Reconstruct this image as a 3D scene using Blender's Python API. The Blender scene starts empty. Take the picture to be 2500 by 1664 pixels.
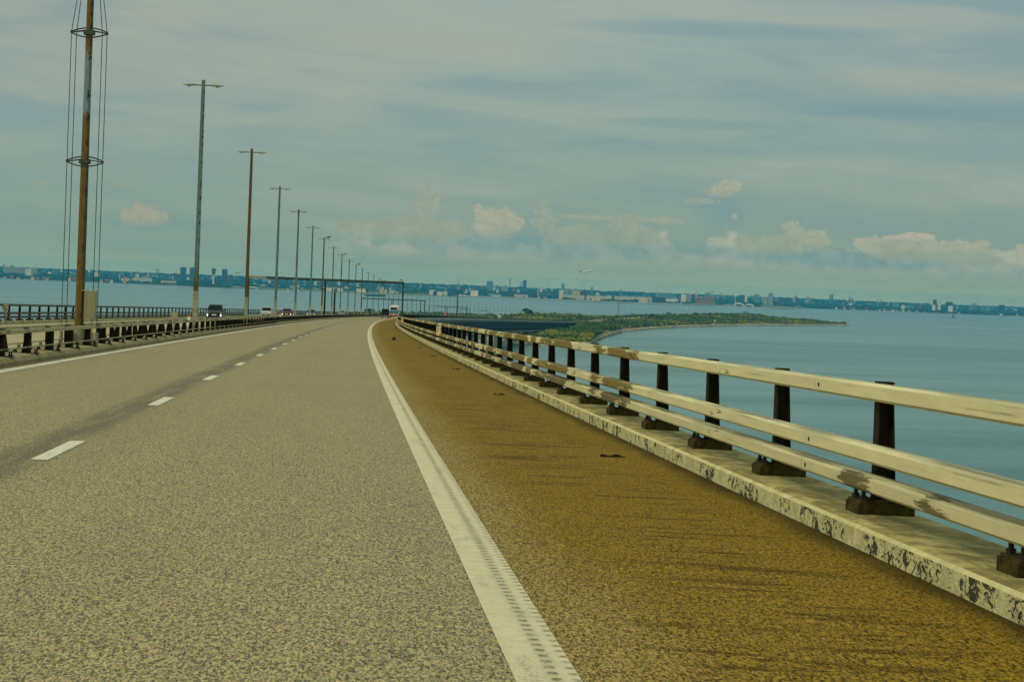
import bpy, bmesh, math, random
from mathutils import Vector, Matrix, noise as mnoise
random.seed(7)
pi = math.pi
scene = bpy.context.scene
COL = scene.collection

# ------------------------------------------------------------------ camera
F, CX, CY = 5600.0, 1250.0, 832.0            # focal length and centre, in pixels of the 2500 x 1664 photograph
YAW, ROLL = 0.073, math.atan(0.04)
PITCH = math.atan((832 - 695) * math.cos(ROLL) / F)
ZC = 55.0
fwd = Vector((math.sin(YAW) * math.cos(PITCH), math.cos(YAW) * math.cos(PITCH), -math.sin(PITCH)))
r0 = Vector((math.cos(YAW), -math.sin(YAW), 0))
u0 = r0.cross(fwd)
cr, sr = math.cos(ROLL), math.sin(ROLL)
cright = r0 * cr + u0 * sr
cup = u0 * cr - r0 * sr
cam_d = bpy.data.cameras.new('camera')
cam = bpy.data.objects.new('camera', cam_d)
COL.objects.link(cam)
M = Matrix((cright, cup, -fwd)).transposed().to_4x4()
M.translation = Vector((0, 0, ZC))
cam.matrix_world = M
cam_d.sensor_width = 36.0
cam_d.lens = 36.0 * F / 2500.0
cam_d.clip_start = 0.3
cam_d.clip_end = 90000
scene.camera = cam

# ------------------------------------------------------------------ render settings
scene.render.engine = 'CYCLES'
scene.view_settings.view_transform = 'Standard'
scene.view_settings.look = 'None'
scene.view_settings.exposure = 0.0
scene.view_settings.gamma = 1.0
cy = scene.cycles
cy.use_denoising = True
cy.max_bounces = 5
cy.diffuse_bounces = 2
cy.glossy_bounces = 3
cy.transmission_bounces = 3
cy.transparent_max_bounces = 12
cy.volume_bounces = 0
cy.sample_clamp_indirect = 4.0


# ------------------------------------------------------------------ node helper
class NT:
    def __init__(s, tree):
        s.t = tree
        s.n = tree.nodes
        s.l = tree.links

    def new(s, typ, **kw):
        nd = s.n.new(typ)
        for k, v in kw.items():
            setattr(nd, k, v)
        return nd

    def put(s, sock, v):
        if hasattr(v, 'is_linked') or isinstance(v, bpy.types.NodeSocket):
            s.l.new(v, sock)
        elif v is not None:
            if isinstance(v, (tuple, list)) and len(v) == 3 and sock.type == 'RGBA':
                v = (*v, 1)
            sock.default_value = v

    def m(s, op, a, b=None, c=None, clamp=False):
        nd = s.new('ShaderNodeMath', operation=op, use_clamp=clamp)
        s.put(nd.inputs[0], a)
        s.put(nd.inputs[1], b)
        s.put(nd.inputs[2], c)
        return nd.outputs[0]

    def mix(s, f, a, b, blend='MIX'):
        nd = s.new('ShaderNodeMix', data_type='RGBA', blend_type=blend)
        nd.clamp_factor = True
        s.put(nd.inputs[0], f)
        s.put(nd.inputs[6], a)
        s.put(nd.inputs[7], b)
        return nd.outputs[2]

    def xyz(s, x, y, z):
        nd = s.new('ShaderNodeCombineXYZ')
        s.put(nd.inputs[0], x); s.put(nd.inputs[1], y); s.put(nd.inputs[2], z)
        return nd.outputs[0]

    def sep(s, v):
        nd = s.new('ShaderNodeSeparateXYZ')
        s.put(nd.inputs[0], v)
        return nd.outputs

    def scale(s, v, sc):
        nd = s.new('ShaderNodeMapping')
        s.put(nd.inputs[0], v)
        nd.inputs[3].default_value = sc
        return nd.outputs[0]

    def noise(s, v, sc=1.0, det=2.0, rough=0.5, dist=0.0, col=False):
        nd = s.new('ShaderNodeTexNoise')
        s.put(nd.inputs['Vector'], v)
        nd.inputs['Scale'].default_value = sc
        nd.inputs['Detail'].default_value = det
        nd.inputs['Roughness'].default_value = rough
        nd.inputs['Distortion'].default_value = dist
        return nd.outputs[1 if col else 0]

    def ss(s, v, a, b, lo=0.0, hi=1.0):
        nd = s.new('ShaderNodeMapRange', interpolation_type='SMOOTHSTEP')
        s.put(nd.inputs[0], v)
        for i, q in enumerate((a, b, lo, hi)):
            nd.inputs[i + 1].default_value = q
        return nd.outputs[0]

    def lin(s, v, a, b, lo=0.0, hi=1.0):
        nd = s.new('ShaderNodeMapRange')
        s.put(nd.inputs[0], v)
        for i, q in enumerate((a, b, lo, hi)):
            nd.inputs[i + 1].default_value = q
        return nd.outputs[0]

    def ramp(s, v, stops):
        nd = s.new('ShaderNodeValToRGB')
        s.put(nd.inputs[0], v)
        e = nd.color_ramp.elements
        while len(e) < len(stops):
            e.new(0.5)
        for el, (p, c) in zip(e, stops):
            el.position = p
            el.color = (*c, 1)
        return nd.outputs[0]


def srgb(r, g, b):
    f = lambda c: (c / 255) / 12.92 if c / 255 <= .04045 else (((c / 255) + .055) / 1.055) ** 2.4
    return (f(r), f(g), f(b))


# ------------------------------------------------------------------ world: high overcast veil with low cumulus
SUN_EL, SUN_AZ = math.radians(42), math.radians(-125)      # azimuth from +Y, clockwise: behind and left of the camera
w = bpy.data.worlds.new('World')
scene.world = w
w.use_nodes = True
w.node_tree.nodes.clear()
n = NT(w.node_tree)
sky = n.new('ShaderNodeTexSky', sky_type='NISHITA')
sky.sun_disc = False
sky.sun_elevation = SUN_EL
sky.sun_rotation = SUN_AZ
sky.air_density = 1.2
sky.dust_density = 3.0
tc = n.new('ShaderNodeTexCoord').outputs['Generated']
dx, dy, dz = n.sep(tc)
az = n.m('ARCTAN2', dx, dy)
el = n.m('ARCSINE', dz)
# px / py: sky coordinates in units of 1/5600 rad, azimuth from the road's heading, elevation above the horizon
px = n.m('MULTIPLY', n.m('SUBTRACT', az, YAW), F)
py = n.m('MULTIPLY', el, F)
P = n.xyz(px, py, 0.0)
base = n.ramp(n.lin(py, -60, 700), [(0.0, srgb(190, 193, 134)), (0.0965, srgb(190, 193, 134)), (0.105, srgb(173, 182, 138)), (0.132, srgb(150, 167, 142)), (0.158, srgb(144, 164, 143)), (0.21, srgb(139, 161, 144)), (0.342, srgb(138, 161, 149)),
                                   (0.5, srgb(143, 165, 155)), (0.75, srgb(150, 169, 162)), (1.0, srgb(153, 170, 165))])
# slow, large tonal drift: warm grey to the left, blue grey high on the right
drift = n.noise(n.scale(P, (0.0011, 0.0022, 1)), 1.0, 2, 0.5)
left = n.ss(px, 500, -1100)
high = n.ss(py, 150, 640)
base = n.mix(n.m('MULTIPLY', n.m('MULTIPLY', left, high), 0.8), base, srgb(164, 171, 157))
base = n.mix(n.m('MULTIPLY', n.m('MULTIPLY', n.ss(px, 300, 1200), high), 0.55), base, srgb(124, 150, 158))
# wind-drawn streaks, tilted slightly
tilt = n.m('ADD', py, n.m('MULTIPLY', px, 0.05))
S = n.xyz(n.m('MULTIPLY', px, 0.0011), n.m('MULTIPLY', tilt, 0.0072), 3.1)
st = n.noise(S, 1.0, 4, 0.5, 0.7)
S2 = n.xyz(n.m('MULTIPLY', px, 0.003), n.m('MULTIPLY', tilt, 0.022), 7.7)
st2 = n.noise(S2, 1.0, 3, 0.6, 0.4)
stm = n.m('ADD', n.m('MULTIPLY', st, 0.75), n.m('MULTIPLY', st2, 0.25))
amp = n.ss(py, 40, 330, 0.3, 1.0)
base = n.mix(n.m('MULTIPLY', n.ss(stm, 0.48, 0.66), n.m('MULTIPLY', amp, 0.62)), base, srgb(166, 175, 161))
base = n.mix(n.m('MULTIPLY', n.ss(stm, 0.52, 0.36), n.m('MULTIPLY', amp, 0.6)), base, srgb(125, 152, 157))


def cloud(x, y, hw, hh, strength, seed, col=(178, 178, 156), soft=0.3, skew=0.0):
    """one low cumulus: billowing top, fading base; centre and half size in sky units, measured off the photograph"""
    global base
    X = x - 1250
    Y = (645 + 0.04 * x) - y
    q = n.xyz(n.m('MULTIPLY', px, 1.0), n.m('MULTIPLY', py, 1.25), float(seed) * 40)
    big = n.noise(q, 1.0 / max(hw, hh) * 1.5, 5, 0.62, 0.35)
    fx = n.m('DIVIDE', n.m('SUBTRACT', px, n.m('ADD', n.m('MULTIPLY', n.m('SUBTRACT', py, Y), skew), X)), hw)
    fy = n.m('DIVIDE', n.m('SUBTRACT', py, Y), hh)
    r2 = n.m('ADD', n.m('MULTIPLY', fx, fx), n.m('MULTIPLY', fy, fy))
    v = n.m('SUBTRACT', n.m('MULTIPLY', n.m('SUBTRACT', big, 0.5), 3.4), n.m('SUBTRACT', r2, 0.75))
    a = n.ss(v, 0.0, soft)
    strength = min(1.0, strength * 1.2)
    fade = n.ss(fy, -1.25, 0.15)
    f = n.m('MULTIPLY', n.m('MULTIPLY', a, fade), strength)
    inner = n.ss(n.noise(q, 1.0 / max(hw, hh) * 4, 4, 0.6), 0.35, 0.7)
    c = n.mix(inner, tuple(k * 0.86 for k in srgb(*col)), srgb(*col))
    base = n.mix(f, base, c)


def shade(x, y, hw, hh, strength, col):
    global base
    X = x - 1250
    Y = (645 + 0.04 * x) - y
    fx = n.m('DIVIDE', n.m('SUBTRACT', px, X), hw)
    fy = n.m('DIVIDE', n.m('SUBTRACT', py, Y), hh)
    r2 = n.m('ADD', n.m('MULTIPLY', fx, fx), n.m('MULTIPLY', fy, fy))
    f = n.m('MULTIPLY', n.ss(r2, 1.0, 0.0), strength)
    base = n.mix(f, base, srgb(*col))


bn = n.noise(n.xyz(n.m('MULTIPLY', px, 0.0052), 0.0, 11.0), 1.0, 3, 0.55)
bb = n.noise(n.xyz(n.m('MULTIPLY', px, 0.016), n.m('MULTIPLY', py, 0.022), 4.0), 1.0, 5, 0.6, 0.4)
topy = n.m('ADD', n.m('MULTIPLY', n.m('SUBTRACT', bn, 0.36), 330.0), n.m('MULTIPLY', n.m('SUBTRACT', bb, 0.5), 130.0))
topy = n.m('ADD', topy, 78.0)
cov = n.m('MULTIPLY', n.ss(n.m('SUBTRACT', topy, py), 0.0, 26.0), n.ss(py, 38, 96))
cov = n.m('MULTIPLY', cov, n.ss(px, -520, -330))
bank = n.mix(n.ss(bb, 0.36, 0.62), srgb(148, 165, 149), srgb(178, 182, 158))
base = n.mix(n.m('MULTIPLY', cov, 0.85), base, bank)
shade(1350, 600, 560, 38, 0.45, (106, 148, 152))
shade(2060, 632, 420, 30, 0.55, (104, 147, 154))
shade(380, 545, 190, 26, 0.4, (112, 150, 150))
shade(1745, 520, 80, 60, 0.35, (108, 150, 154))
shade(1750, 80, 500, 26, 0.45, (112, 146, 158))
shade(2250, 285, 520, 22, 0.4, (112, 148, 156))
shade(1650, 305, 260, 18, 0.4, (110, 148, 154))
shade(250, 150, 420, 110, 0.35, (166, 173, 158))
shade(1000, 110, 420, 45, 0.55, (165, 172, 156))
shade(2150, 210, 420, 40, 0.4, (160, 170, 156))
cloud(355, 530, 74, 34, 0.9, 1, (170, 173, 150))
cloud(106, 452, 24, 9, 0.5, 2, (160, 170, 152))
cloud(298, 456, 22, 8, 0.5, 3, (160, 170, 152))
cloud(1030, 500, 46, 70, 0.75, 4, (160, 172, 152))
cloud(990, 560, 200, 42, 0.85, 5, (160, 172, 150))
cloud(897, 553, 15, 11, 0.7, 6, (172, 176, 152), 0.2)
cloud(1195, 542, 74, 52, 0.95, 7, (176, 178, 155))
cloud(1318, 540, 44, 54, 0.75, 8, (158, 172, 152))
cloud(1440, 575, 210, 42, 0.8, 9, (156, 171, 150))
cloud(1500, 534, 170, 12, 0.7, 10, (166, 175, 153))
cloud(1520, 555, 60, 36, 0.75, 11, (160, 173, 151))
cloud(1750, 464, 52, 28, 0.95, 12, (172, 178, 156), 0.35, 0.6)
cloud(1700, 492, 62, 10, 0.7, 13, (160, 173, 152))
cloud(1778, 530, 9, 13, 0.5, 14, (180, 182, 160), 0.2)
cloud(1930, 578, 46, 48, 0.9, 15, (166, 176, 153))
cloud(1975, 588, 50, 34, 0.85, 16, (170, 177, 153))
cloud(1870, 602, 130, 34, 0.8, 17, (160, 173, 150))
cloud(2110, 600, 66, 26, 0.9, 18, (180, 180, 158), 0.2)
cloud(2200, 582, 72, 16, 0.9, 19, (186, 183, 160), 0.18, 1.2)
cloud(2190, 612, 150, 34, 0.85, 20, (166, 175, 152))
cloud(2350, 608, 78, 26, 0.85, 21, (174, 178, 155), 0.22)
cloud(2490, 618, 60, 30, 0.85, 22, (180, 180, 157), 0.22)
cloud(2300, 635, 220, 26, 0.65, 23, (156, 171, 150))
# overcast sky is brighter overhead than at the horizon
lum = n.ss(py, 900, 5200, 1.0, 2.15)
vm = n.new('ShaderNodeVectorMath', operation='SCALE')
n.put(vm.inputs[0], base)
n.put(vm.inputs[3], n.m('MULTIPLY', lum, 10.0))
zen = n.ss(py, 900, 4000, 0.0, 0.55)
veil = n.mix(zen, vm.outputs[0], n.mix(1.0, vm.outputs[0], (1.3, 1.0, 0.74), 'MULTIPLY'))
out = n.mix(0.95, sky.outputs[0], veil)
bg = n.new('ShaderNodeBackground')
n.put(bg.inputs[0], out)
bg.inputs[1].default_value = 0.1
n.l.new(bg.outputs[0], n.new('ShaderNodeOutputWorld').inputs[0])

sun_d = bpy.data.lights.new('sun', 'SUN')
sun_d.energy = 1.5
sun_d.angle = math.radians(14)
sun_d.color = (1.0, 0.88, 0.66)
sun = bpy.data.objects.new('sun', sun_d)
COL.objects.link(sun)
sv = Vector((math.sin(SUN_AZ) * math.cos(SUN_EL), math.cos(SUN_AZ) * math.cos(SUN_EL), math.sin(SUN_EL)))
sun.rotation_euler = sv.to_track_quat('Z', 'Y').to_euler()
sun.location = (0, 0, 120)

# ------------------------------------------------------------------ road geometry and measuring helpers
RC = 14582.6
GR, KV, HC = 0.014134, 0.3012e-6, 1.454
S_EASE, L_EASE = 2700.0, 700.0


def zr(s):
    s1 = min(s, S_EASE)
    z = ZC - HC - GR * s1 - KV * s1 * s1 / 2 * (1 if s1 > 0 else 0)
    if s > S_EASE:
        g0 = GR + KV * S_EASE
        t = min(s - S_EASE, L_EASE)
        z -= g0 * (t - t * t / (2 * L_EASE))
    return z


def RP(s, o, z=0.0):
    th = s / RC
    return Vector((RC - (RC - o) * math.cos(th), (RC - o) * math.sin(th), zr(s) + z))


def ray(x, y):
    return (fwd * F + cright * (x - CX) - cup * (y - CY)).normalized()


def G(x, y, z=0.0):
    d = ray(x, y)
    return Vector((0, 0, ZC)) + d * ((z - ZC) / d.z)


def HZ(x):
    return 645 + 0.04 * x


def AT(x, d):
    """point on the ground plan at horizontal distance d along the bearing of photo column x (at the horizon)"""
    r = ray(x, HZ(x)); r.z = 0; r.normalize()
    return Vector((r.x * d, r.y * d, 0))


def Zat(x, y, d):
    """height above water of something seen at (x, y) and d metres away"""
    r = ray(x, y)
    return ZC + r.z / math.hypot(r.x, r.y) * d


# ------------------------------------------------------------------ mesh builders
class MB:
    def __init__(s):
        s.v, s.f, s.uv, s.smooth = [], [], [], False

    def vert(s, p):
        s.v.append(tuple(p)); return len(s.v) - 1

    def face(s, idx, uv=None):
        s.f.append(tuple(idx)); s.uv.append(uv)

    def box(s, c, d, rz=0.0, top=1.0, sx=0.0):
        cx, cy_, cz = c; hx, hy, hz = d[0] / 2, d[1] / 2, d[2] / 2
        i = len(s.v); ca, sa = math.cos(rz), math.sin(rz)
        for z, k in ((-hz, 1.0), (hz, top)):
            for x, y in ((-hx, -hy), (hx, -hy), (hx, hy), (-hx, hy)):
                X, Y = x * k + (sx if z > 0 else 0), y * k
                s.v.append((cx + X * ca - Y * sa, cy_ + X * sa + Y * ca, cz + z))
        for q in ((0, 3, 2, 1), (4, 5, 6, 7), (0, 1, 5, 4), (1, 2, 6, 5), (2, 3, 7, 6), (3, 0, 4, 7)):
            s.face([i + k for k in q])

    def prism(s, pts, a, b, axis='y'):
        """polygon pts (u, v) extruded from a to b along axis; u,v are the two other axes in order"""
        def mk(u, v, t):
            return {'x': (t, u, v), 'y': (u, t, v), 'z': (u, v, t)}[axis]
        i = len(s.v); m = len(pts)
        for t in (a, b):
            for u, v in pts:
                s.v.append(mk(u, v, t))
        s.face(range(i, i + m)); s.face(reversed(range(i + m, i + 2 * m)))
        for k in range(m):
            k2 = (k + 1) % m
            s.face((i + k2, i + k, i + m + k, i + m + k2))

    def tube(s, path, rad, seg=8, cap=True, phase=0.0):
        path = [Vector(p) for p in path]
        if not isinstance(rad, (list, tuple)):
            rad = [rad] * len(path)
        rings = []
        for k, p in enumerate(path):
            t = (path[min(k + 1, len(path) - 1)] - path[max(k - 1, 0)]).normalized()
            a = t.cross(Vector((0, 0, 1)) if abs(t.z) < 0.9 else Vector((0, 1, 0))).normalized()
            b = t.cross(a)
            i = len(s.v)
            for j in range(seg):
                an = 2 * pi * j / seg + phase
                s.v.append(tuple(p + (a * math.cos(an) + b * math.sin(an)) * rad[k]))
            rings.append(i)
        for i, k in zip(rings, rings[1:]):
            for j in range(seg):
                j2 = (j + 1) % seg
                s.face((i + j, i + j2, k + j2, k + j))
        if cap:
            s.face(reversed(range(rings[0], rings[0] + seg)))
            s.face(range(rings[-1], rings[-1] + seg))

    def blob(s, c, r, rnd, jit=0.3, sub=0, zflat=0.0):
        vs, fs = ICO[sub]
        i = len(s.v)
        for p in vs:
            k = 1 + rnd.uniform(-jit, jit)
            z = p[2]
            if z < zflat: z = zflat + (z - zflat) * .35
            s.v.append((c[0] + p[0] * r[0] * k, c[1] + p[1] * r[1] * k, c[2] + z * r[2] * k))
        for f in fs:
            s.face([i + q for q in f])

    def build(s, name, mat, parent=None, smooth=False, loc=None, rz=None, bevel=0.0):
        me = bpy.data.meshes.new(name)
        me.from_pydata(s.v, [], s.f)
        if any(u for u in s.uv):
            L = me.uv_layers.new(name='UVMap')
            k = 0
            for f, u in zip(s.f, s.uv):
                for j in range(len(f)):
                    if u: L.data[k].uv = u[j]
                    k += 1
        bm = bmesh.new(); bm.from_mesh(me)
        bmesh.ops.recalc_face_normals(bm, faces=bm.faces)
        if bevel:
            bmesh.ops.bevel(bm, geom=[e for e in bm.edges if len(e.link_faces) == 2 and e.calc_face_angle(0) > 0.5], offset=bevel, segments=2, affect='EDGES', clamp_overlap=True)
        bm.to_mesh(me); bm.free()
        for m in (mat if isinstance(mat, (list, tuple)) else [mat]):
            me.materials.append(m)
        if smooth:
            for p in me.polygons: p.use_smooth = True
            if smooth == 'auto':
                me.set_sharp_from_angle(angle=0.7)
        o = bpy.data.objects.new(name, me)
        COL.objects.link(o)
        if parent: o.parent = parent
        if loc is not None: o.location = loc
        if rz is not None: o.rotation_euler.z = rz
        return o


def _ico(sub):
    bm = bmesh.new(); bmesh.ops.create_icosphere(bm, subdivisions=sub + 1, radius=1.0)
    bm.verts.ensure_lookup_table()
    r = ([tuple(v.co) for v in bm.verts], [[v.index for v in f.verts] for f in bm.faces])
    bm.free(); return r


ICO = [_ico(0), _ico(1), _ico(2)]


def tag(o, label=None, cat=None, group=None, kind=None):
    if label: o['label'] = label
    if cat: o['category'] = cat
    if group: o['group'] = group
    if kind: o['kind'] = kind
    return o


def empty(name, loc=(0, 0, 0), rz=0.0, label=None, cat=None, group=None):
    o = bpy.data.objects.new(name, None)
    COL.objects.link(o)
    o.empty_display_size = 0.5
    o.location = loc; o.rotation_euler = (0, 0, rz)
    return tag(o, label, cat, group)


KIDS = {}


def copy_tree(o, parent=None):
    c = o.copy(); COL.objects.link(c)
    if parent: c.parent = parent
    for ch in list(o.children):
        copy_tree(ch, c)
    return c


def strip(name, o0, o1, z, mat, s0, s1, step=8.0, kind='structure', z2=None, parent=None):
    """a flat ribbon following the road, UV = (lateral offset, distance)"""
    b = MB(); k = max(1, int((s1 - s0) / step)); z2 = z if z2 is None else z2
    pr = None
    for i in range(k + 1):
        s = s0 + (s1 - s0) * i / k
        a, c = b.vert(RP(s, o0, z)), b.vert(RP(s, o1, z2))
        if pr: b.face((pr[0], pr[1], c, a), ((o0, pr[2]), (o1, pr[2]), (o1, s), (o0, s)))
        pr = (a, c, s)
    o = b.build(name, mat, parent)
    if kind: o['kind'] = kind
    return o


def sweep(b, prof, s0, s1, step=8.0, closed=True, ends=True):
    """profile [(o, z)] swept along the road into MB b; UV = (distance round the profile, s)"""
    k = max(1, int(math.ceil((s1 - s0) / step))); m = len(prof)
    per = [0.0]
    for i in range(m):
        a, c = prof[i], prof[(i + 1) % m]
        per.append(per[-1] + math.hypot(a[0] - c[0], a[1] - c[1]))
    pr = None
    for i in range(k + 1):
        s = s0 + (s1 - s0) * i / k
        ring = [b.vert(RP(s, o, z)) for o, z in prof]
        if pr:
            for j in range(m if closed else m - 1):
                j2 = (j + 1) % m
                b.face((pr[0][j], pr[0][j2], ring[j2], ring[j]), ((per[j], pr[1]), (per[j + 1], pr[1]), (per[j + 1], s), (per[j], s)))
        elif ends and closed:
            b.face(ring, [(per[j], s) for j in range(m)])
        pr = (ring, s)
    if ends and closed:
        b.face(list(reversed(pr[0])), [(per[j], pr[1]) for j in reversed(range(m))])


# ------------------------------------------------------------------ materials
def mat_base(name):
    m = bpy.data.materials.new(name)
    m.use_nodes = True
    m.node_tree.nodes.clear()
    q = NT(m.node_tree)
    bs = q.new('ShaderNodeBsdfPrincipled')
    q.l.new(bs.outputs[0], q.new('ShaderNodeOutputMaterial').inputs[0])
    return m, q, bs


def bump(q, bs, h, strength=0.3, dist=0.01):
    b = q.new('ShaderNodeBump')
    b.inputs['Strength'].default_value = strength
    b.inputs['Distance'].default_value = dist
    q.put(b.inputs['Height'], h)
    q.l.new(b.outputs[0], bs.inputs['Normal'])


def simple(name, col, rough=0.6, metal=0.0, var=0.25, sc=3.0, emit=None, spec=0.5):
    """weathered plain colour: base colour varied by noise in the object's own space"""
    m, q, bs = mat_base(name)
    t = q.new('ShaderNodeTexCoord').outputs['Object']
    f = q.noise(t, sc, 5, 0.6)
    c = q.mix(q.ss(f, 0.3, 0.7), tuple(k * (1 - var) for k in col), tuple(min(1, k * (1 + var * .6)) for k in col))
    q.put(bs.inputs['Base Color'], c)
    q.put(bs.inputs['Roughness'], q.lin(f, 0, 1, max(0.02, rough - 0.1), min(1, rough + 0.1)))
    bs.inputs['Metallic'].default_value = metal
    bs.inputs['Specular IOR Level'].default_value = spec
    if emit:
        bs.inputs['Emission Color'].default_value = (*emit[:3], 1)
        bs.inputs['Emission Strength'].default_value = emit[3]
    return m


def asphalt(name, lo, hi, stain=None, seam=False, opp=False):
    m, q, bs = mat_base(name)
    tcn = q.new('ShaderNodeTexCoord')
    t, uv = tcn.outputs['Object'], tcn.outputs['UV']
    u, s, _ = q.sep(uv)
    tg = q.scale(t, (1.0, 0.26, 1.0))
    g1 = q.noise(tg, 105, 2.0, 0.6)
    g2 = q.noise(tg, 55, 2.5, 0.6)
    g = q.m('ADD', q.m('MULTIPLY', g1, 0.55), q.m('MULTIPLY', g2, 0.45))
    pit = q.ss(q.noise(q.scale(t, (1, .22, 1)), 48, 2.0, 0.6), 0.60, 0.68)
    patch = q.noise(q.scale(uv, (0.5, 0.09, 1)), 1.0, 4, 0.6)
    tone = q.ss(g, 0.38, 0.62)
    c = q.mix(tone, lo, hi)
    c = q.mix(q.m('MULTIPLY', pit, 0.7), c, lo)
    cs = q.noise(t, 38, 1.0, 0.5, col=True)
    c = q.mix(0.22, c, q.mix(1.0, c, q.mix(1.0, cs, (2.0, 2.0, 1.6), 'MULTIPLY'), 'MULTIPLY'))
    c = q.mix(q.m('MULTIPLY', q.ss(patch, 0.35, 0.7), 0.30), c, q.mix(1.0, c, (0.72, 0.72, 0.70), 'MULTIPLY'))
    if seam:
        # old construction joint and tyre-polished dark band running under the lane line
        wob = q.m('MULTIPLY', q.m('SUBTRACT', q.noise(q.xyz(0.0, q.m('MULTIPLY', s, 0.05), 2.0), 1.0, 2), 0.5), 0.3)
        d = q.m('ABSOLUTE', q.m('ADD', q.m('ADD', u, 2.93), wob))
        band = q.m('MULTIPLY', q.ss(d, 0.40, 0.10), q.ss(q.noise(q.scale(uv, (7, 0.35, 1)), 1.0, 4), 0.25, 0.6, 0.35, 1.0))
        c = q.mix(q.m('MULTIPLY', band, 0.85), c, q.mix(1.0, c, (0.36, 0.37, 0.40), 'MULTIPLY'))
        for o_ in (-1.85, 0.0):      # wheel paths, polished a little paler
            d2 = q.ss(q.m('ABSOLUTE', q.m('SUBTRACT', u, o_)), 0.45, 0.0)
            c = q.mix(q.m('MULTIPLY', d2, 0.22), c, q.mix(1.0, c, (1.18, 1.16, 1.12), 'MULTIPLY'))
        far = q.ss(q.noise(q.scale(uv, (1.2, 0.016, 1)), 1.0, 3), 0.4, 0.7)
        c = q.mix(q.m('MULTIPLY', far, 0.2), c, q.mix(1.0, c, (1.15, 1.1, 1.0), 'MULTIPLY'))
    if stain:
        # rust-brown run-off stain filling the hard shoulder, with drying streaks drawn across it
        e = q.ss(q.m('ADD', u, q.m('MULTIPLY', q.m('SUBTRACT', q.noise(q.scale(uv, (0.8, 0.15, 1)), 1.0, 4), 0.5), 1.1)), 0.85, 1.75)
        amt = q.m('MULTIPLY', e, q.m('MULTIPLY', q.ss(patch, 0.15, 0.62, 1.0, 0.84), q.ss(s, 6.0, 22.0, 0.9, 1.0)))
        c = q.mix(q.m('MULTIPLY', amt, 0.97), c, q.mix(1.0, q.mix(0.35, c, q.mix(tone, tuple(k * .45 for k in stain), stain)), q.mix(tone, tuple(k * 2.2 for k in stain), tuple(k * 4.2 for k in stain)), 'MULTIPLY') if False else q.mix(tone, tuple(k * .20 for k in stain), tuple(k * 1.55 for k in stain)))
        sx = q.xyz(q.m('MULTIPLY', u, 0.8), q.m('ADD', q.m('MULTIPLY', s, 3.6), q.m('MULTIPLY', u, 0.6)), 5.0)
        stn = q.noise(sx, 1.0, 5, 0.68, 0.25)
        big = q.ss(q.noise(q.scale(uv, (0.7, 0.10, 1)), 1.0, 2), 0.30, 0.50)
        band = q.m('MULTIPLY', q.m('MULTIPLY', q.ss(stn, 0.53, 0.59), big), q.m('MULTIPLY', q.ss(u, 1.2, 1.75), q.ss(u, 3.4, 2.5)))
        c = q.mix(q.m('MULTIPLY', band, 0.85), c, q.mix(1.0, c, (0.42, 0.36, 0.12), 'MULTIPLY'))
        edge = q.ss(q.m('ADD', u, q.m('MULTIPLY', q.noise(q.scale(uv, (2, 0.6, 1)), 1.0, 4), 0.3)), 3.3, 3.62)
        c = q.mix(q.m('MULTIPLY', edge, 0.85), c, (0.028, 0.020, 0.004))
    q.put(bs.inputs['Base Color'], c)
    bs.inputs['Roughness'].default_value = 0.62
    bs.inputs['Specular IOR Level'].default_value = 0.02 if stain else 0.42
    bump(q, bs, g, 0.6, 0.012)
    return m


def paint(name, col, ribs=False):
    m, q, bs = mat_base(name)
    tcn = q.new('ShaderNodeTexCoord')
    t, uv = tcn.outputs['Object'], tcn.outputs['UV']
    u, s, _ = q.sep(uv)
    f = q.noise(t, 9, 5, 0.65)
    c = q.mix(q.ss(f, 0.3, 0.75), tuple(k * .82 for k in col), col)
    fine = q.noise(t, 55, 3, 0.6)
    if ribs:
        k = q.m('DIVIDE', q.m('SUBTRACT', u, 0.7325), 0.272)
        ph = q.m('FRACT', q.m('ADD', q.m('DIVIDE', s, 0.16), q.m('MULTIPLY', k, 0.3)))
        tri = q.ss(q.m('ABSOLUTE', q.m('SUBTRACT', ph, 0.5)), 0.30, 0.14)
        b1 = q.m('MULTIPLY', q.ss(k, 0.50, 0.58), q.ss(k, 0.74, 0.66))
        b2 = q.m('MULTIPLY', q.ss(k, 0.80, 0.93), q.ss(k, 1.02, 0.97))
        nn = q.ss(q.m('ADD', q.m('MULTIPLY', fine, 0.5), q.m('MULTIPLY', f, 0.5)), 0.36, 0.58)
        mk = q.m('MULTIPLY', q.m('MULTIPLY', tri, nn), q.m('ADD', b1, q.m('MULTIPLY', b2, 0.9)), clamp=True)
        sm = q.m('MULTIPLY', q.ss(q.m('ABSOLUTE', q.m('SUBTRACT', k, 0.62)), 0.24, 0.0), 0.22)
        c = q.mix(sm, c, (0.16, 0.14, 0.06))
        c = q.mix(q.m('MULTIPLY', mk, 0.85), c, (0.05, 0.045, 0.016))
    c = q.mix(q.m('MULTIPLY', q.ss(fine, 0.60, 0.72), 0.45), c, (0.12, 0.11, 0.055))
    wear = q.m('MULTIPLY', q.ss(q.noise(q.scale(uv, (4, .5, 1)), 1.0, 5, .7), 0.54, 0.66), q.ss(q.noise(q.scale(t, (1, .4, 1)), 75, 2), 0.42, 0.58))
    c = q.mix(q.m('MULTIPLY', wear, 0.55), c, (0.15, 0.13, 0.07))
    q.put(bs.inputs['Base Color'], c)
    bs.inputs['Roughness'].default_value = 0.75
    return m


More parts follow.
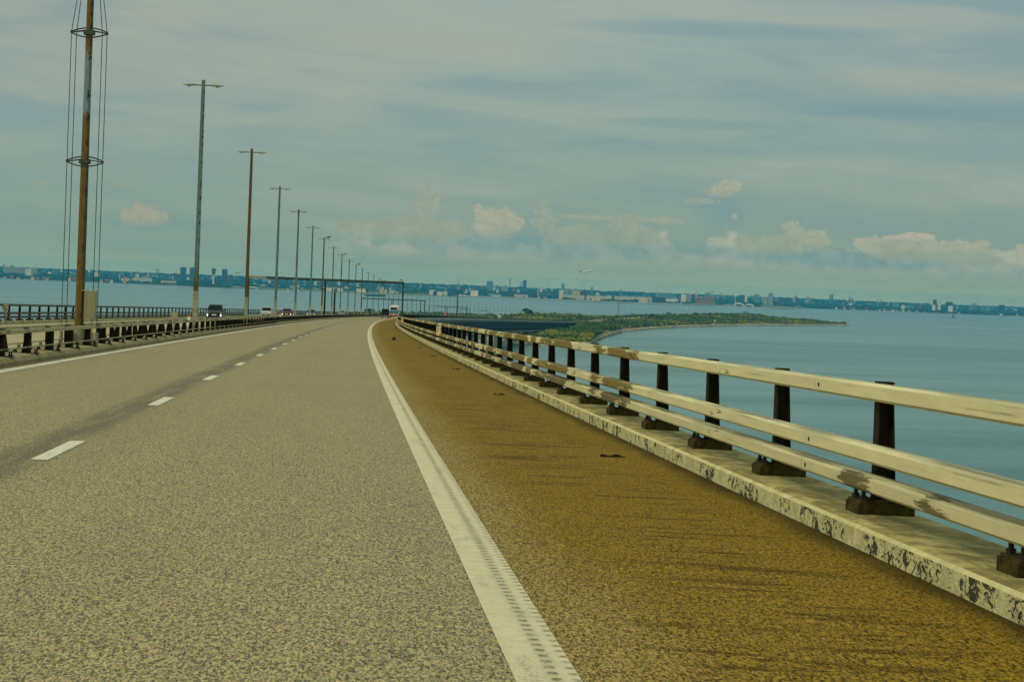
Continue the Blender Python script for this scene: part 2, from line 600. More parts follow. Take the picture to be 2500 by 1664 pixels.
def railmat(name, col, stain, stain_amt, dirt=(0.05, 0.045, 0.02), near=0.0):
    """cream guard rail paint: ochre rust-lichen patches in long runs with ragged ends, grime on the upper face"""
    m, q, bs = mat_base(name)
    tcn = q.new('ShaderNodeTexCoord')
    uv = tcn.outputs['UV']; t = tcn.outputs['Object']
    u, s, _ = q.sep(uv)
    f = q.noise(q.scale(uv, (9, 0.8, 1)), 1.0, 5, 0.65)
    c = q.mix(q.ss(f, 0.3, 0.75), tuple(k * .84 for k in col), col)
    run = q.noise(q.xyz(0.0, q.m('MULTIPLY', s, 0.21), 4.0), 1.0, 2, 0.6)
    grow = q.ss(s, 20.0, 36.0, -0.16, 0.075)
    rag = q.noise(q.scale(uv, (11, 0.9, 1)), 1.0, 5, 0.7)
    a = q.m('ADD', q.m('ADD', q.m('MULTIPLY', run, 0.9), grow), q.m('MULTIPLY', q.m('SUBTRACT', rag, 0.5), 0.55))
    if near:
        a = q.m('ADD', a, q.m('MULTIPLY', q.ss(s, 17.9, 16.9), q.ss(s, 8.0, 13.0, near * .55, near)))
    th = 0.575 - stain_amt
    c = q.mix(q.m('MULTIPLY', q.ss(a, th, th + 0.035), 0.92), c, q.mix(q.ss(f, 0.3, 0.7), tuple(k * .7 for k in stain), stain))
    geo = q.new('ShaderNodeNewGeometry')
    nz = q.sep(geo.outputs['Normal'])[2]
    top = q.m('MULTIPLY', q.ss(nz, 0.5, 0.9), q.ss(q.noise(q.scale(uv, (9, 0.35, 1)), 1.0, 4), 0.40, 0.62))
    c = q.mix(q.m('MULTIPLY', top, 0.7), c, dirt)
    low = q.ss(q.noise(q.scale(uv, (30, 0.5, 1)), 1.0, 4, 0.7), 0.56, 0.72)
    c = q.mix(q.m('MULTIPLY', low, 0.45), c, dirt)
    q.put(bs.inputs['Base Color'], c)
    bs.inputs['Roughness'].default_value = 0.6
    bs.inputs['Specular IOR Level'].default_value = 0.2
    bump(q, bs, f, 0.12, 0.01)
    return m


def kerbmat(name, col):
    """painted concrete upstand: black scrape and drip marks on the face, brown streaks across the top"""
    m, q, bs = mat_base(name)
    tcn = q.new('ShaderNodeTexCoord')
    uv = tcn.outputs['UV']; t = tcn.outputs['Object']
    u, s, _ = q.sep(uv)
    geo = q.new('ShaderNodeNewGeometry')
    nz = q.m('ABSOLUTE', q.sep(geo.outputs['Normal'])[2])
    face = q.ss(nz, 0.5, 0.2)
    flat = q.ss(nz, 0.93, 0.99)
    f = q.noise(t, 5, 6, 0.65)
    c = q.mix(q.ss(f, 0.3, 0.72), tuple(k * .72 for k in col), col)
    v1 = q.noise(q.scale(uv, (3.0, 1.5, 1)), 1.0, 7, 0.78, 1.3)
    v2 = q.noise(q.scale(uv, (16.0, 7.5, 1)), 1.0, 4, 0.7, 1.2)
    mk = q.ss(q.m('ADD', q.m('MULTIPLY', v1, 0.6), q.m('MULTIPLY', v2, 0.4)), 0.522, 0.534)
    mk = q.m('MULTIPLY', mk, q.ss(q.noise(q.xyz(0.0, q.m('MULTIPLY', s, 0.9), 6.0), 1.0, 2), 0.42, 0.48))
    hat = q.ss(q.m('FRACT', q.m('MULTIPLY', s, 1.05)), 0.0, 0.05)
    c = q.mix(q.m('MULTIPLY', q.m('MULTIPLY', mk, face), 0.93), c, (0.018, 0.017, 0.010))
    c = q.mix(q.m('MULTIPLY', q.m('MULTIPLY', q.m('SUBTRACT', 1.0, hat), face), 0.3), c, (0.05, 0.04, 0.02))
    # brown drag streaks across the top
    st_ = q.noise(q.xyz(q.m('MULTIPLY', u, 2.4), q.m('MULTIPLY', s, 1.1), 9.0), 1.0, 6, 0.7, 0.5)
    c = q.mix(flat, c, q.mix(1.0, c, (0.80, 0.76, 0.60), 'MULTIPLY'))
    c = q.mix(q.m('MULTIPLY', q.m('MULTIPLY', q.ss(st_, 0.36, 0.60), flat), 0.75), c, (0.105, 0.080, 0.026))
    q.put(bs.inputs['Base Color'], c)
    bs.inputs['Roughness'].default_value = 0.85
    bs.inputs['Specular IOR Level'].default_value = 0.15
    bump(q, bs, q.noise(t, 7, 5, 0.7), 0.8, 0.05)
    return m


def polemat(name, paintc, rust, thr, zone=None):
    """flaking blue-green pole paint over brown primer; how much has gone differs from pole to pole"""
    m, q, bs = mat_base(name)
    t = q.new('ShaderNodeTexCoord').outputs['Object']
    x, y, z = q.sep(t)
    rnd = q.new('ShaderNodeObjectInfo').outputs['Random']
    run = q.noise(q.xyz(q.m('MULTIPLY', rnd, 40.0), 0.0, q.m('MULTIPLY', z, 0.28)), 1.0, 1)
    rag = q.noise(q.xyz(q.m('MULTIPLY', x, 9), q.m('MULTIPLY', y, 9), q.m('MULTIPLY', z, 3.0)), 1.0, 5, 0.75)
    a = q.m('ADD', run, q.m('MULTIPLY', q.m('SUBTRACT', rag, 0.5), 0.5))
    if zone:
        edge = q.m('MULTIPLY', q.m('SUBTRACT', rag, 0.5), 1.6)
        zz = q.m('ADD', z, edge)
        a = q.m('SUBTRACT', 1.0, q.m('MULTIPLY', q.ss(zz, zone[0], zone[0] + .15), q.ss(zz, zone[1], zone[1] - .15)))
    c = q.mix(q.ss(rag, 0.3, 0.7), tuple(k * .6 for k in paintc), paintc)
    c = q.mix(q.ss(a, thr, thr + 0.03), c, q.mix(q.ss(rag, 0.35, 0.65), tuple(k * .55 for k in rust), rust))
    chip = q.noise(q.xyz(q.m('MULTIPLY', x, 5), q.m('MULTIPLY', y, 5), q.m('MULTIPLY', z, 5.5)), 1.0, 3, 0.6)
    c = q.mix(q.m('MULTIPLY', q.ss(chip, 0.56, 0.60), q.ss(x, 0.0, 0.03)), c, (0.02, 0.017, 0.009))
    q.put(bs.inputs['Base Color'], c)
    bs.inputs['Roughness'].default_value = 0.6
    return m


M_ASPH = asphalt('lane_asphalt', (0.036, 0.030, 0.006), (0.45, 0.375, 0.155), seam=True)
M_ASPH_OPP = asphalt('opposite_asphalt', (0.17, 0.14, 0.06), (0.50, 0.41, 0.21))
M_SHLD = asphalt('shoulder_asphalt', (0.060, 0.046, 0.012), (0.42, 0.32, 0.11), stain=(0.188, 0.120, 0.001))
M_INNER = asphalt('inner_shoulder_asphalt', (0.05, 0.038, 0.006), (0.26, 0.19, 0.05))
M_LINE = paint('edge_line_paint', (0.60, 0.555, 0.345), ribs=True)
M_DASH = paint('lane_line_paint', (0.66, 0.64, 0.49))
M_RAIL = railmat('cream_rail_paint', (0.69, 0.665, 0.385), (0.175, 0.122, 0.001), 0.10)
M_RAIL2 = railmat('lower_rail_paint', (0.61, 0.585, 0.33), (0.13, 0.10, 0.03), 0.09, (0.03, 0.035, 0.02), 0.16)
M_MRAIL = railmat('median_rail_paint', (0.44, 0.40, 0.22), (0.17, 0.13, 0.035), 0.02)
M_GRAIL = railmat('weathered_green_rail_paint', (0.06, 0.075, 0.045), (0.05, 0.045, 0.02), 0.05)
M_POST = simple('dark_bronze_post_paint', (0.017, 0.013, 0.004), 0.7, 0.0, 0.5, 6, spec=0.12)
M_PLATE = simple('rusty_base_steel', (0.055, 0.040, 0.010), 0.85, 0.0, 0.7, 12, spec=0.1)
M_BOLT = simple('dark_bolt_steel', (0.02, 0.018, 0.010), 0.5, 0.2, 0.4, 20)
M_KERB = kerbmat('painted_kerb_concrete', (0.60, 0.575, 0.29))
M_CONC = simple('grey_concrete', (0.34, 0.31, 0.19), 0.9, 0, 0.3, 1.2)
M_PIER = simple('pale_pier_concrete', (0.42, 0.42, 0.33), 0.9, 0, 0.25, 0.3)
M_FASCIA = simple('fascia_concrete', (0.30, 0.31, 0.22), .9, 0, .3, .05)
M_TRUSS = simple('dark_truss_steel', (0.012, 0.016, 0.017), 0.5, 0, 0.3, 0.1)
M_MEDIAN = simple('stained_median_concrete', (0.27, 0.22, 0.095), 0.9, 0, 0.35, 1.5)
M_POLE = polemat('flaking_teal_pole_paint', (0.105, 0.195, 0.175), (0.085, 0.048, 0.006), 0.62)
M_POLE_B = polemat('brown_primer_pole', (0.06, 0.12, 0.105), (0.105, 0.066, 0.008), 0.2)
M_MAST = polemat('mast_brown_paint', (0.16, 0.25, 0.25), (0.135, 0.084, 0.006), 0.30, (6.6, 8.55))
M_HEAD = simple('pale_lamp_housing', (0.22, 0.26, 0.17), 0.5, 0, 0.2, 3)
M_CABLE = simple('cable_steel', (0.045, 0.050, 0.035), 0.5, 0.4, 0.3, 8)
M_GANTRY = simple('gantry_green_steel', (0.022, 0.050, 0.036), 0.55, 0.1, 0.35, 1.5)
M_CAB = simple('cabinet_olive_grey', (0.24, 0.235, 0.12), 0.5, 0, 0.15, 2)
M_TYRE = simple('tyre_rubber', (0.015, 0.015, 0.013), 0.85)
M_GLASS = simple('dark_window_glass', (0.005, 0.014, 0.013), 0.15, 0, 0.1, 1, spec=0.06)
M_WHITE = simple('white_paint', (0.78, 0.76, 0.66), 0.4, 0, 0.06, 1)
M_CHROME = simple('bright_metal', (0.55, 0.55, 0.5), 0.3, 0.8, 0.1, 4)
M_HLAMP = simple('lit_headlamp', (0.8, 0.8, 0.75), 0.2, 0, 0.02, 1, emit=(1, 0.97, 0.9, 1.1))
M_TLAMP = simple('red_tail_lamp', (0.45, 0.03, 0.02), 0.3)
M_RUBBER = simple('torn_rubber', (0.015, 0.013, 0.008), 0.9, 0, 0.4, 20)

# ------------------------------------------------------------------ roads, markings, kerbs
S_END = 5600.0
BR_END = 2860.0
strip('carriageway', -7.15, 0.86, 0.0, M_ASPH, -30, S_END, 10)
strip('hard_shoulder', 0.86, 3.47, 0.0, M_SHLD, -30, S_END, 10)
strip('opposite_carriageway', -18.95, -8.35, 0.0, M_ASPH_OPP, 60, S_END, 10)
strip('edge_line', 0.7325, 1.0045, 0.004, M_LINE, 4, S_END - 50, 4)
strip('median_edge_line', -6.89, -6.63, 0.004, M_DASH, 20, S_END - 50, 8)
strip('opposite_edge_line', -8.95, -8.75, 0.004, M_DASH, 60, 3500, 10)
b = MB()
for k in range(90):
    s0 = 8.936 + 12 * k
    i = [b.vert(RP(s, o, 0.004)) for s, o in ((s0, -2.80), (s0, -2.645), (s0 + 3, -2.645), (s0 + 3, -2.80))]
    b.face(i, ((-2.8, s0), (-2.645, s0), (-2.645, s0 + 3), (-2.8, s0 + 3)))
dl = b.build('lane_line', M_DASH); dl['kind'] = 'structure'
strip('expansion_joint', -6.9, 3.45, 0.008, M_BOLT, 352, 352.5, 1)
strip('bridge_joint', -6.9, 3.45, 0.008, M_BOLT, 430, 430.4, 1)


def kerb(sgn, o_face, s0, s1, name):
    b = MB()
    w = lambda d: o_face + sgn * d
    prof = [(w(0), -0.05), (w(0), 0.132), (w(0.03), 0.152), (w(0.11), 0.166), (w(0.15), 0.160), (w(0.66), 0.155), (w(0.66), -0.45), (w(0.02), -0.45)]
    sweep(b, prof, s0, s1, 2.5 if s1 < 500 else 8)
    o = b.build(name, M_KERB); o['kind'] = 'structure'
    return o


kerb(1, 3.46, 4, BR_END, 'kerb')
kerb(-1, -18.95, 60, BR_END, 'opposite_kerb')
strip('inner_shoulder', -7.14, -6.88, 0.002, M_INNER, -30, S_END, 10)
b = MB()
sweep(b, [(-7.13, -0.05), (-7.13, 0.08), (-7.22, 0.165), (-7.7, 0.19), (-8.25, 0.18), (-8.36, 0.06), (-8.36, -0.05)], 25, S_END, 8)
mk = b.build('median_strip', M_MEDIAN); mk['kind'] = 'structure'

# ------------------------------------------------------------------ steel parapets
def post_meshes(h, w_top, w_bot, sgn, nm_bolt=2):
    """post in local axes: +x = away from the road (sgn), y along the road"""
    p = MB()
    # web, road-side flange and sloping outer flange: an open H section
    x0 = 0.0
    p.prism([(sgn * (x0 + .012), 0.0), (sgn * (x0 + w_bot - .012), 0.0), (sgn * (x0 + w_top - .012), h), (sgn * (x0 + .012), h)], -0.006, 0.006, 'y')
    p.prism([(sgn * x0, 0.0), (sgn * (x0 + .012), 0.0), (sgn * (x0 + .012), h), (sgn * x0, h)], -0.075, 0.075, 'y')
    p.prism([(sgn * (x0 + w_bot - .012), 0.0), (sgn * (x0 + w_bot), 0.0), (sgn * (x0 + w_top), h), (sgn * (x0 + w_top - .012), h)], -0.075, 0.075, 'y')
    p.prism([(sgn * (x0 - .002), h), (sgn * (x0 + w_top + .004), h), (sgn * (x0 + w_top + .004), h + .012), (sgn * (x0 - .002), h + .012)], -0.078, 0.078, 'y')
    return p


def plate_meshes(sgn, x0, x1):
    g = MB()
    g.box(((sgn * (x0 + x1) / 2), 0, 0.035), (x1 - x0, 0.40, 0.09))
    g2 = MB()
    g2.box(((sgn * (x0 + x1) / 2), 0, 0.089), (x1 - x0 - .03, 0.37, 0.02))
    bos = []
    for xx in (x0 + .055, x1 - .07):
        for yy in (-.12, .12):
            hgt = 0.13 if xx < (x0 + x1) / 2 else 0.05
            bo = MB()
            bo.tube([(sgn * xx, yy, .09), (sgn * xx, yy, .13), (sgn * xx, yy, .1301), (sgn * xx, yy, .10 + hgt)], [0.030, .030, .017, .017], 6)
            bos.append(bo)
    return g, g2, bos


def parapet(name, sgn, o_post, s_first, s_last, step, rails, label, z0=0.158, h=0.928, rail_mats=None, near=100, pm=M_POST, seg=12.0, seg0=0.0, w=(0.10, 0.15)):
    root = empty(name, (0, 0, 0), 0, label, 'guard rail')
    for (o_in, o_out, zb, zt, mt, nm) in rails:
        b = MB()
        lo, hi = sorted((o_in, o_out))
        c = 0.018
        prof = [(lo + c, zb), (hi - c, zb), (hi, zb + c), (hi, zt - c), (hi - c, zt), (lo + c, zt), (lo, zt - c), (lo, zb + c)]
        s = seg0 - seg
        while s < s_last:
            e = s + seg
            a0 = max(s, s_first - step)
            if e > a0:
                sweep(b, prof, a0 + .011, min(e, s_last) - .011, 6.0)
            s = e
        rail_last = b.build(nm, mt, root)
        # dark fixing bolts either side of every joint
        bb = MB(); s = seg0
        inner = o_in
        while s < min(s_last, 140):
            for ds in (-.16,):
                if s + ds > s_first - step:
                    p0 = RP(s + ds, inner - sgn * .008, (zb + zt) / 2); p1 = RP(s + ds, inner + sgn * .002, (zb + zt) / 2)
                    bb.tube([p0, p1], 0.016, 8)
            s += seg
        if bb.v:
            bt = bb
            rail_o = root.children[-1] if root.children else None
            for q_ in range(0, len(bt.v), 16):
                one = MB(); one.v = bt.v[q_:q_ + 16]; one.f = [tuple(i_ - q_ for i_ in f_) for f_ in bt.f if q_ <= f_[0] < q_ + 16]; one.uv = [None] * len(one.f)
                one.build('rail_bolt', M_BOLT, rail_last)
    pm_me = post_meshes(h - .10, w[0], w[1], sgn).build('post', pm, root)
    g, g2, bo = plate_meshes(sgn, -.15, .26)
    gp = g.build('grout_pad', M_PLATE, pm_me); g2p = g2.build('base_plate', M_PLATE, pm_me); bops = [bo_.build('anchor_bolt', M_BOLT, pm_me) for bo_ in bo] if near >= 100 else []
    # child z offsets: the post stands on the plate
    k = 0; s = s_first; protos = []
    rest = MB()
    while s < s_last - 1:
        P0 = RP(s, o_post, z0)
        if k < near:
            po = pm_me if k == 0 else pm_me.copy()
            if k: COL.objects.link(po); po.parent = root
            po.location = P0 + Vector((0, 0, .10)); po.rotation_euler.z = -s / RC
            for pr_ in ([gp, g2p] if k < 60 else []) + (bops if k < 12 else []):
                c_ = pr_ if k == 0 else pr_.copy()
                if k: COL.objects.link(c_)
                c_.parent = po; c_.location = (0, 0, -.10)
        else:
            i = len(rest.v)
            rz = -s / RC; ca, sa = math.cos(rz), math.sin(rz)
            rest.box((P0.x + sgn * .07, P0.y, P0.z + h / 2), (0.14, 0.15, h), rz)
            rest.box((P0.x + sgn * .06, P0.y, P0.z + .04), (0.39, 0.36, .08), rz)
        k += 1; s += step
    if rest.v:
        ro = rest.build('distant_post', pm, root); ro['kind'] = 'stuff'
    return root


OP = 3.80
parapet('steel_parapet', 1, OP, 8.40, BR_END, 3.87,
        [(OP - .09, OP + .035, .962, 1.085, M_RAIL, 'top_rail'), (OP - .15, OP - .002, .535, .655, M_RAIL, 'middle_rail'), (OP - .17, OP - .002, .335, .445, M_RAIL2, 'lower_rail')],
        'cream three-rail steel parapet with ochre stains along the right kerb above the sea', seg0=17.9)
OQ = -19.30
parapet('steel_parapet', -1, OQ, 118.0, BR_END, 4.0,
        [(OQ + .09, OQ - .035, .985, 1.105, M_GRAIL, 'top_rail'), (OQ + .15, OQ + .002, .535, .655, M_GRAIL, 'middle_rail'), (OQ + .17, OQ + .002, .32, .435, M_GRAIL, 'lower_rail')],
        'dark weathered three-rail parapet on the far left side of the bridge', near=90)

# median barriers: low single beam on splayed posts with a thin tube near the ground
for sgn, o_b, o_s, s_f, lab in ((-1, -7.36, 0, 46.0, 'low cream-topped median barrier along the left lane, posts leaning inward'), (1, -8.12, 0, 50.2, 'low median barrier on the opposite carriageway side, behind the nearer one')):
    root = empty('median_barrier', (0, 0, 0), 0, lab, 'guard rail')
    for nm, a, c, zb, zt, mt in (('top_rail', -.09, .0, .665, .76, M_MRAIL), ('tube_rail', -.05, -.01, .32, .35, M_MRAIL)):
        b = MB()
        lo, hi = sorted((o_b + sgn * a, o_b + sgn * c))
        k = .012
        sweep(b, [(lo + k, zb), (hi - k, zb), (hi, zb + k), (hi, zt - k), (hi - k, zt), (lo + k, zt), (lo, zt - k), (lo, zb + k)], 34, 3600, 6)
        b.build(nm, mt, root)
    pmx = MB()
    pmx.prism([(0, .02), (sgn * .21, .02), (sgn * .12, .53), (0, .53)], -.006, .006, 'y')
    pmx.prism([(0, .02), (sgn * .012, .02), (sgn * .012, .53), (0, .53)], -.07, .07, 'y')
    pmx.prism([(sgn * .198, .02), (sgn * .21, .02), (sgn * .12, .53), (sgn * .108, .53)], -.07, .07, 'y')
    pmx.prism([(0, .53), (sgn * .125, .53), (sgn * .125, .55), (0, .55)], -.075, .075, 'y')
    po0 = pmx.build('post', M_POST, root)
    pl = MB(); pl.box((sgn * .12, 0, .01), (.62, .42, .02))
    pl0 = pl.build('base_plate', M_BOLT, po0)
    bos0 = []
    for xx in (-.12, .36):
        for yy in (-.15, .15):
            bo = MB(); bo.tube([(sgn * xx, yy, .015), (sgn * xx, yy, .05), (sgn * xx, yy, .0501), (sgn * xx, yy, .12)], [.03, .03, .017, .017], 6)
            bos0.append(bo.build('anchor_bolt', M_BOLT, po0))
    rest = MB(); k = 0; s = s_f - 4
    while s < 3600:
        P0 = RP(s, o_b, .175)
        if k < 95:
            po = po0 if k == 0 else po0.copy()
            if k: COL.objects.link(po); po.parent = root
            po.location = P0; po.rotation_euler.z = -s / RC
            if k < 40:
                for pr_ in [pl0] + (bos0 if k < 12 else []):
                    c_ = pr_ if k == 0 else pr_.copy()
                    if k: COL.objects.link(c_)
                    c_.parent = po
        else:
            rest.box((P0.x + sgn * .1, P0.y, P0.z + .3), (.2, .18, .6), -s / RC)
        k += 1; s += 4.0
    ro = rest.build('distant_post', M_POST, root); ro['kind'] = 'stuff'

# ------------------------------------------------------------------ bridge body
br = empty('bridge', (0, 0, 0), 0, 'long two-level girder bridge on pale piers curving down to the green island', 'bridge')
b = MB(); sweep(b, [(4.14, .14), (4.24, .14), (4.24, -1.25), (4.14, -1.25)], 300, BR_END, 12); b.build('edge_fascia', M_FASCIA, br)
b = MB(); sweep(b, [(-19.62, -.46), (4.13, -.46), (4.13, -.85), (2.6, -1.35), (-18.1, -1.35), (-19.62, -.85)], -20, BR_END, 12); b.build('road_slab', M_PIER, br)
b = MB(); sweep(b, [(-14.6, -10.2), (-0.9, -10.2), (-0.9, -11.1), (-14.6, -11.1)], 300, BR_END, 12); b.build('rail_deck', M_PIER, br)
trA, trB = MB(), MB()
s = 300.0; bay = 20.0
while s < BR_END - bay:
    for tb, ow, ol in ((trA, 1.6, -0.9), (trB, -17.1, -14.6)):
        A, B_, C_, D_ = RP(s, ow, -1.3), RP(s + bay / 2, ol, -10.2), RP(s + bay, ow, -1.3), RP(s + bay / 2, ow, -1.3)
        tb.tube([A, B_], .85, 4, False, pi / 4); tb.tube([B_, C_], .85, 4, False, pi / 4); tb.tube([D_, B_], .45, 4, False, pi / 4)
    s += bay
trA.build('truss', M_TRUSS, br); trB.build('truss', M_TRUSS, br)
b = MB(); sweep(b, [(1.2, -1.36), (2.2, -1.36), (2.2, -2.5), (1.2, -2.5)], 300, BR_END, 12); b.build('top_chord', M_TRUSS, br)
b = MB(); sweep(b, [(-17.7, -1.36), (-16.7, -1.36), (-16.7, -2.5), (-17.7, -2.5)], 300, BR_END, 12); b.build('top_chord', M_TRUSS, br)
s = 420.0
while s < BR_END - 30:
    b = MB(); th = -s / RC; zt = zr(s) - 11.1
    p0 = RP(s, -7.75); 
    b.box((p0.x, p0.y, zt - .8), (15.5, 3.6, 1.6), th)
    for oo in (-13.2, -2.3):
        q = RP(s, oo); b.box((q.x, q.y, (zt - 1.6 - .6) / 2), (3.4, 3.4, zt - 1.6 + .6), th, 0.86)
    b.build('pier', M_PIER, br)
    s += 140
b = MB()
pa = RP(BR_END + 3, -7.75)
b.box((pa.x, pa.y, zr(BR_END) / 2 - .9), (27.5, 5.8, zr(BR_END) - .2), -BR_END / RC)
b.build('abutment', M_TRUSS, br)

# ------------------------------------------------------------------ lamp posts
def seg_light_head(sgn):
    b = MB()
    pts = []
    for t in range(7):
        k = t / 6
        x = sgn * (.42 + .56 * k)
        rw = .12 * math.sin(pi * min(1, .28 + .72 * k)) ** .6 * (1 if k < 1 else .2) + .02
        rh = .06 * (1 - .75 * k) + .015
        pts.append((x, rw, rh))
    prev = None
    for x, rw, rh in pts:
        ring = [b.vert((x, rw * math.cos(a), 12.02 + rh * math.sin(a) * (1.2 if math.sin(a) > 0 else .6))) for a in [2 * pi * j / 10 for j in range(10)]]
        if prev:
            for j in range(10):
                j2 = (j + 1) % 10
                b.face((prev[j], prev[j2], ring[j2], ring[j]))
        else:
            b.face(list(reversed(ring)))
        prev = ring
    b.face(prev)
    b.box((sgn * .70, 0, 11.955), (.20, .13, .035))
    return b


M_SLEEVE = simple('pale_base_sleeve', (0.27, 0.28, 0.17), 0.7, 0, 0.35, 4)
LAMP_S0, LAMP_DS, LAMP_O = 112.85, 47.109, -7.75


def make_lamp(pm):
    root = empty('lamp_post', (0, 0, 0), 0)
    b = MB()
    i = len(b.v)
    for z, r in ((0, .125), (12.28, .085)):
        for x, y in ((-r, -r * .8), (r, -r * .8), (r, r * .8), (-r, r * .8)):
            b.v.append((x, y, z))
    for q in ((0, 3, 2, 1), (4, 5, 6, 7), (0, 1, 5, 4), (1, 2, 6, 5), (2, 3, 7, 6), (3, 0, 4, 7)):
        b.face(q)
    b.build('pole', pm, root)
    f = MB(); f.box((0, 0, 1.0), (.262, .212, 2.0), 0, .97); f.box((0, 0, .03), (.42, .42, .06)); f.build('pole_base', M_SLEEVE, root)
    for sgn in (-1, 1):
        a = MB(); a.tube([(sgn * .08, 0, 12.02), (sgn * .45, 0, 12.03)], .028, 6); a.build('arm', M_POST, root)
        seg_light_head(sgn).build('lamp_head', M_HEAD, root, smooth='auto')
    return root


lampA = make_lamp(M_POLE); lampB = make_lamp(M_POLE_B)
ords = ['nearest', 'second', 'third', 'fourth', 'fifth', 'sixth', 'seventh', 'eighth', 'ninth', 'tenth', 'eleventh', 'twelfth', 'thirteenth', 'fourteenth', 'fifteenth', 'sixteenth']
usedA = usedB = False
for k in range(96):
    s = LAMP_S0 + LAMP_DS * k
    brown = k in (1, 5) or (k > 8 and k % 7 == 3)
    src = lampB if brown else lampA
    if brown and not usedB: lp = lampB; usedB = True
    elif not brown and not usedA: lp = lampA; usedA = True
    else: lp = copy_tree(src)
    lp.location = RP(s, LAMP_O, .13 if s < 3600 else 0); lp.rotation_euler.z = -s / RC
    if k < 16:
        d_ = 'brown, primer-coloured' if brown else ('flaking teal and rust' if k == 0 else 'teal')
        lab = f'{ords[k]} twin-headed lamp post in the median row, {d_}, tall square pole'
    elif s < BR_END: lab = 'small distant twin-headed lamp post in the median row on the bridge'
    else: lab = 'tiny twin-headed lamp post in the row along the island road'
    tag(lp, lab, 'lamp post', 'lamp posts along the median')

# ------------------------------------------------------------------ stayed mast in the median
def make_mast(s, o, H, label):
    P0 = RP(s, o, .13)
    root = empty('stayed_mast', P0, -s / RC, label, 'mast')
    b = MB(); i = 0
    for z, r in ((0.5, .130), (H, .075)):
        for a_ in range(8):
            an = a_ * pi / 4 + pi / 8
            b.v.append((r * 1.05 * math.cos(an), r * 1.05 * math.sin(an), z))
    for a_ in range(8):
        a2 = (a_ + 1) % 8; b.face((a_, a2, 8 + a2, 8 + a_))
    b.face(range(8, 16)); b.face(reversed(range(8)))
    b.build('pole', M_MAST, root)
    f = MB(); f.tube([(0, 0, 0), (0, 0, .10), (0, 0, .101), (0, 0, .52)], [.30, .30, .16, .15], 12); f.build('foot', M_CONC, root)
    for zz in (5.30, 8.98):
        r = MB()
        # lens-shaped spreader: two bowed bars crossing at the mast, with struts and end clamps
        for sg in (-1, 1):
            pts = [(.52 * (t / 8 * 2 - 1), sg * .10 * (1 - (t / 8 * 2 - 1) ** 2), zz + sg * .13 * (1 - (t / 8 * 2 - 1) ** 2) + sg * .015) for t in range(9)]
            r.tube(pts, .022, 6)
            r.tube([(-.46, sg * .06, zz), (-.12, sg * .12, zz + .05)], .014, 5)
            r.tube([(.46, sg * .06, zz), (.12, sg * .12, zz + .05)], .014, 5)
            r.box((sg * .50, 0, zz), (.05, .30, .06))
            r.box((0, sg * .13, zz), (.28, .03, .13)); r.box((sg * .14, 0, zz), (.03, .26, .13))
        r.build('spreader', M_GANTRY, root)
    for sx in (-1, 1):
        for sy in (-1, 1):
            c = MB()
            x1, y1 = sx * (.435 + .055 * sy * sx), sy * .13
            # the pair on each side shows as two separate lines
            c.tube([(x1 * 1.0, y1, .35), (x1, y1, 5.3), (x1, y1, 8.98), (x1 * .08, y1 * .3, H - 1.2 if H < 14 else 12.4)], .011, 6)
            c.build('stay_cable', M_CABLE, root)
            k = MB(); k.tube([(x1, y1, .02), (x1, y1, .42)], .055, 8); k.build('cable_anchor', M_CONC, root)
    return root


mast = make_mast(66.5, -7.75, 15.0, 'tall brown stayed mast with cables and two spreaders, nearest thing in the median')
b = MB(); b.box((.30, -.10, 1.20), (.30, .34, .80)); cb = b.build('control_box', M_CAB, mast)
b = MB(); b.box((.46, -.10, 1.20), (.02, .36, .82)); b.box((.20, -.272, 1.20), (.006, .004, .7)); b.build('door', M_CAB, cb)
b = MB(); b.box((.16, -.1, 1.62), (.20, .05, .03)); b.build('bracket', M_CONC, cb)
b = MB(); b.box((.34, -.2, .28), (.17, .2, .30)); b.build('junction_box', M_CAB, mast)

# tall slender mast farther along the median
P0 = RP(1560, -7.75, .1)
tm = empty('tall_mast', P0, 0, 'tall slim teal mast rising far above the distant lamp posts', 'mast')
b = MB(); b.tube([(0, 0, 0), (0, 0, 15), (0, 0, 21), (0, 0, 26.5)], [.50, .34, .2, .07], 8); b.build('pole', M_GANTRY, tm)
b = MB(); b.tube([(0, 0, 26), (0, 0, 29)], .04, 5); b.build('tip_rod', M_CABLE, tm)
p2 = RP(3530, -7.75, .1)
tm2 = empty('tall_mast', p2, 0, 'thin lattice-like mast standing beyond the island road', 'mast')
b = MB()
for sx in (-1, 1):
    for sy in (-1, 1):
        b.tube([(sx * .8, sy * .8, 0), (sx * .25, sy * .25, 32)], .1, 4)
for k in range(10):
    z = k * 3.2; r = .8 - .55 * z / 32; r2 = .8 - .55 * (z + 3.2) / 32
    b.tube([(-r, -r, z), (r2, -r2, z + 3.2)], .06, 4); b.tube([(r, r, z), (-r2, r2, z + 3.2)], .06, 4)
b.build('lattice', M_GANTRY, tm2)

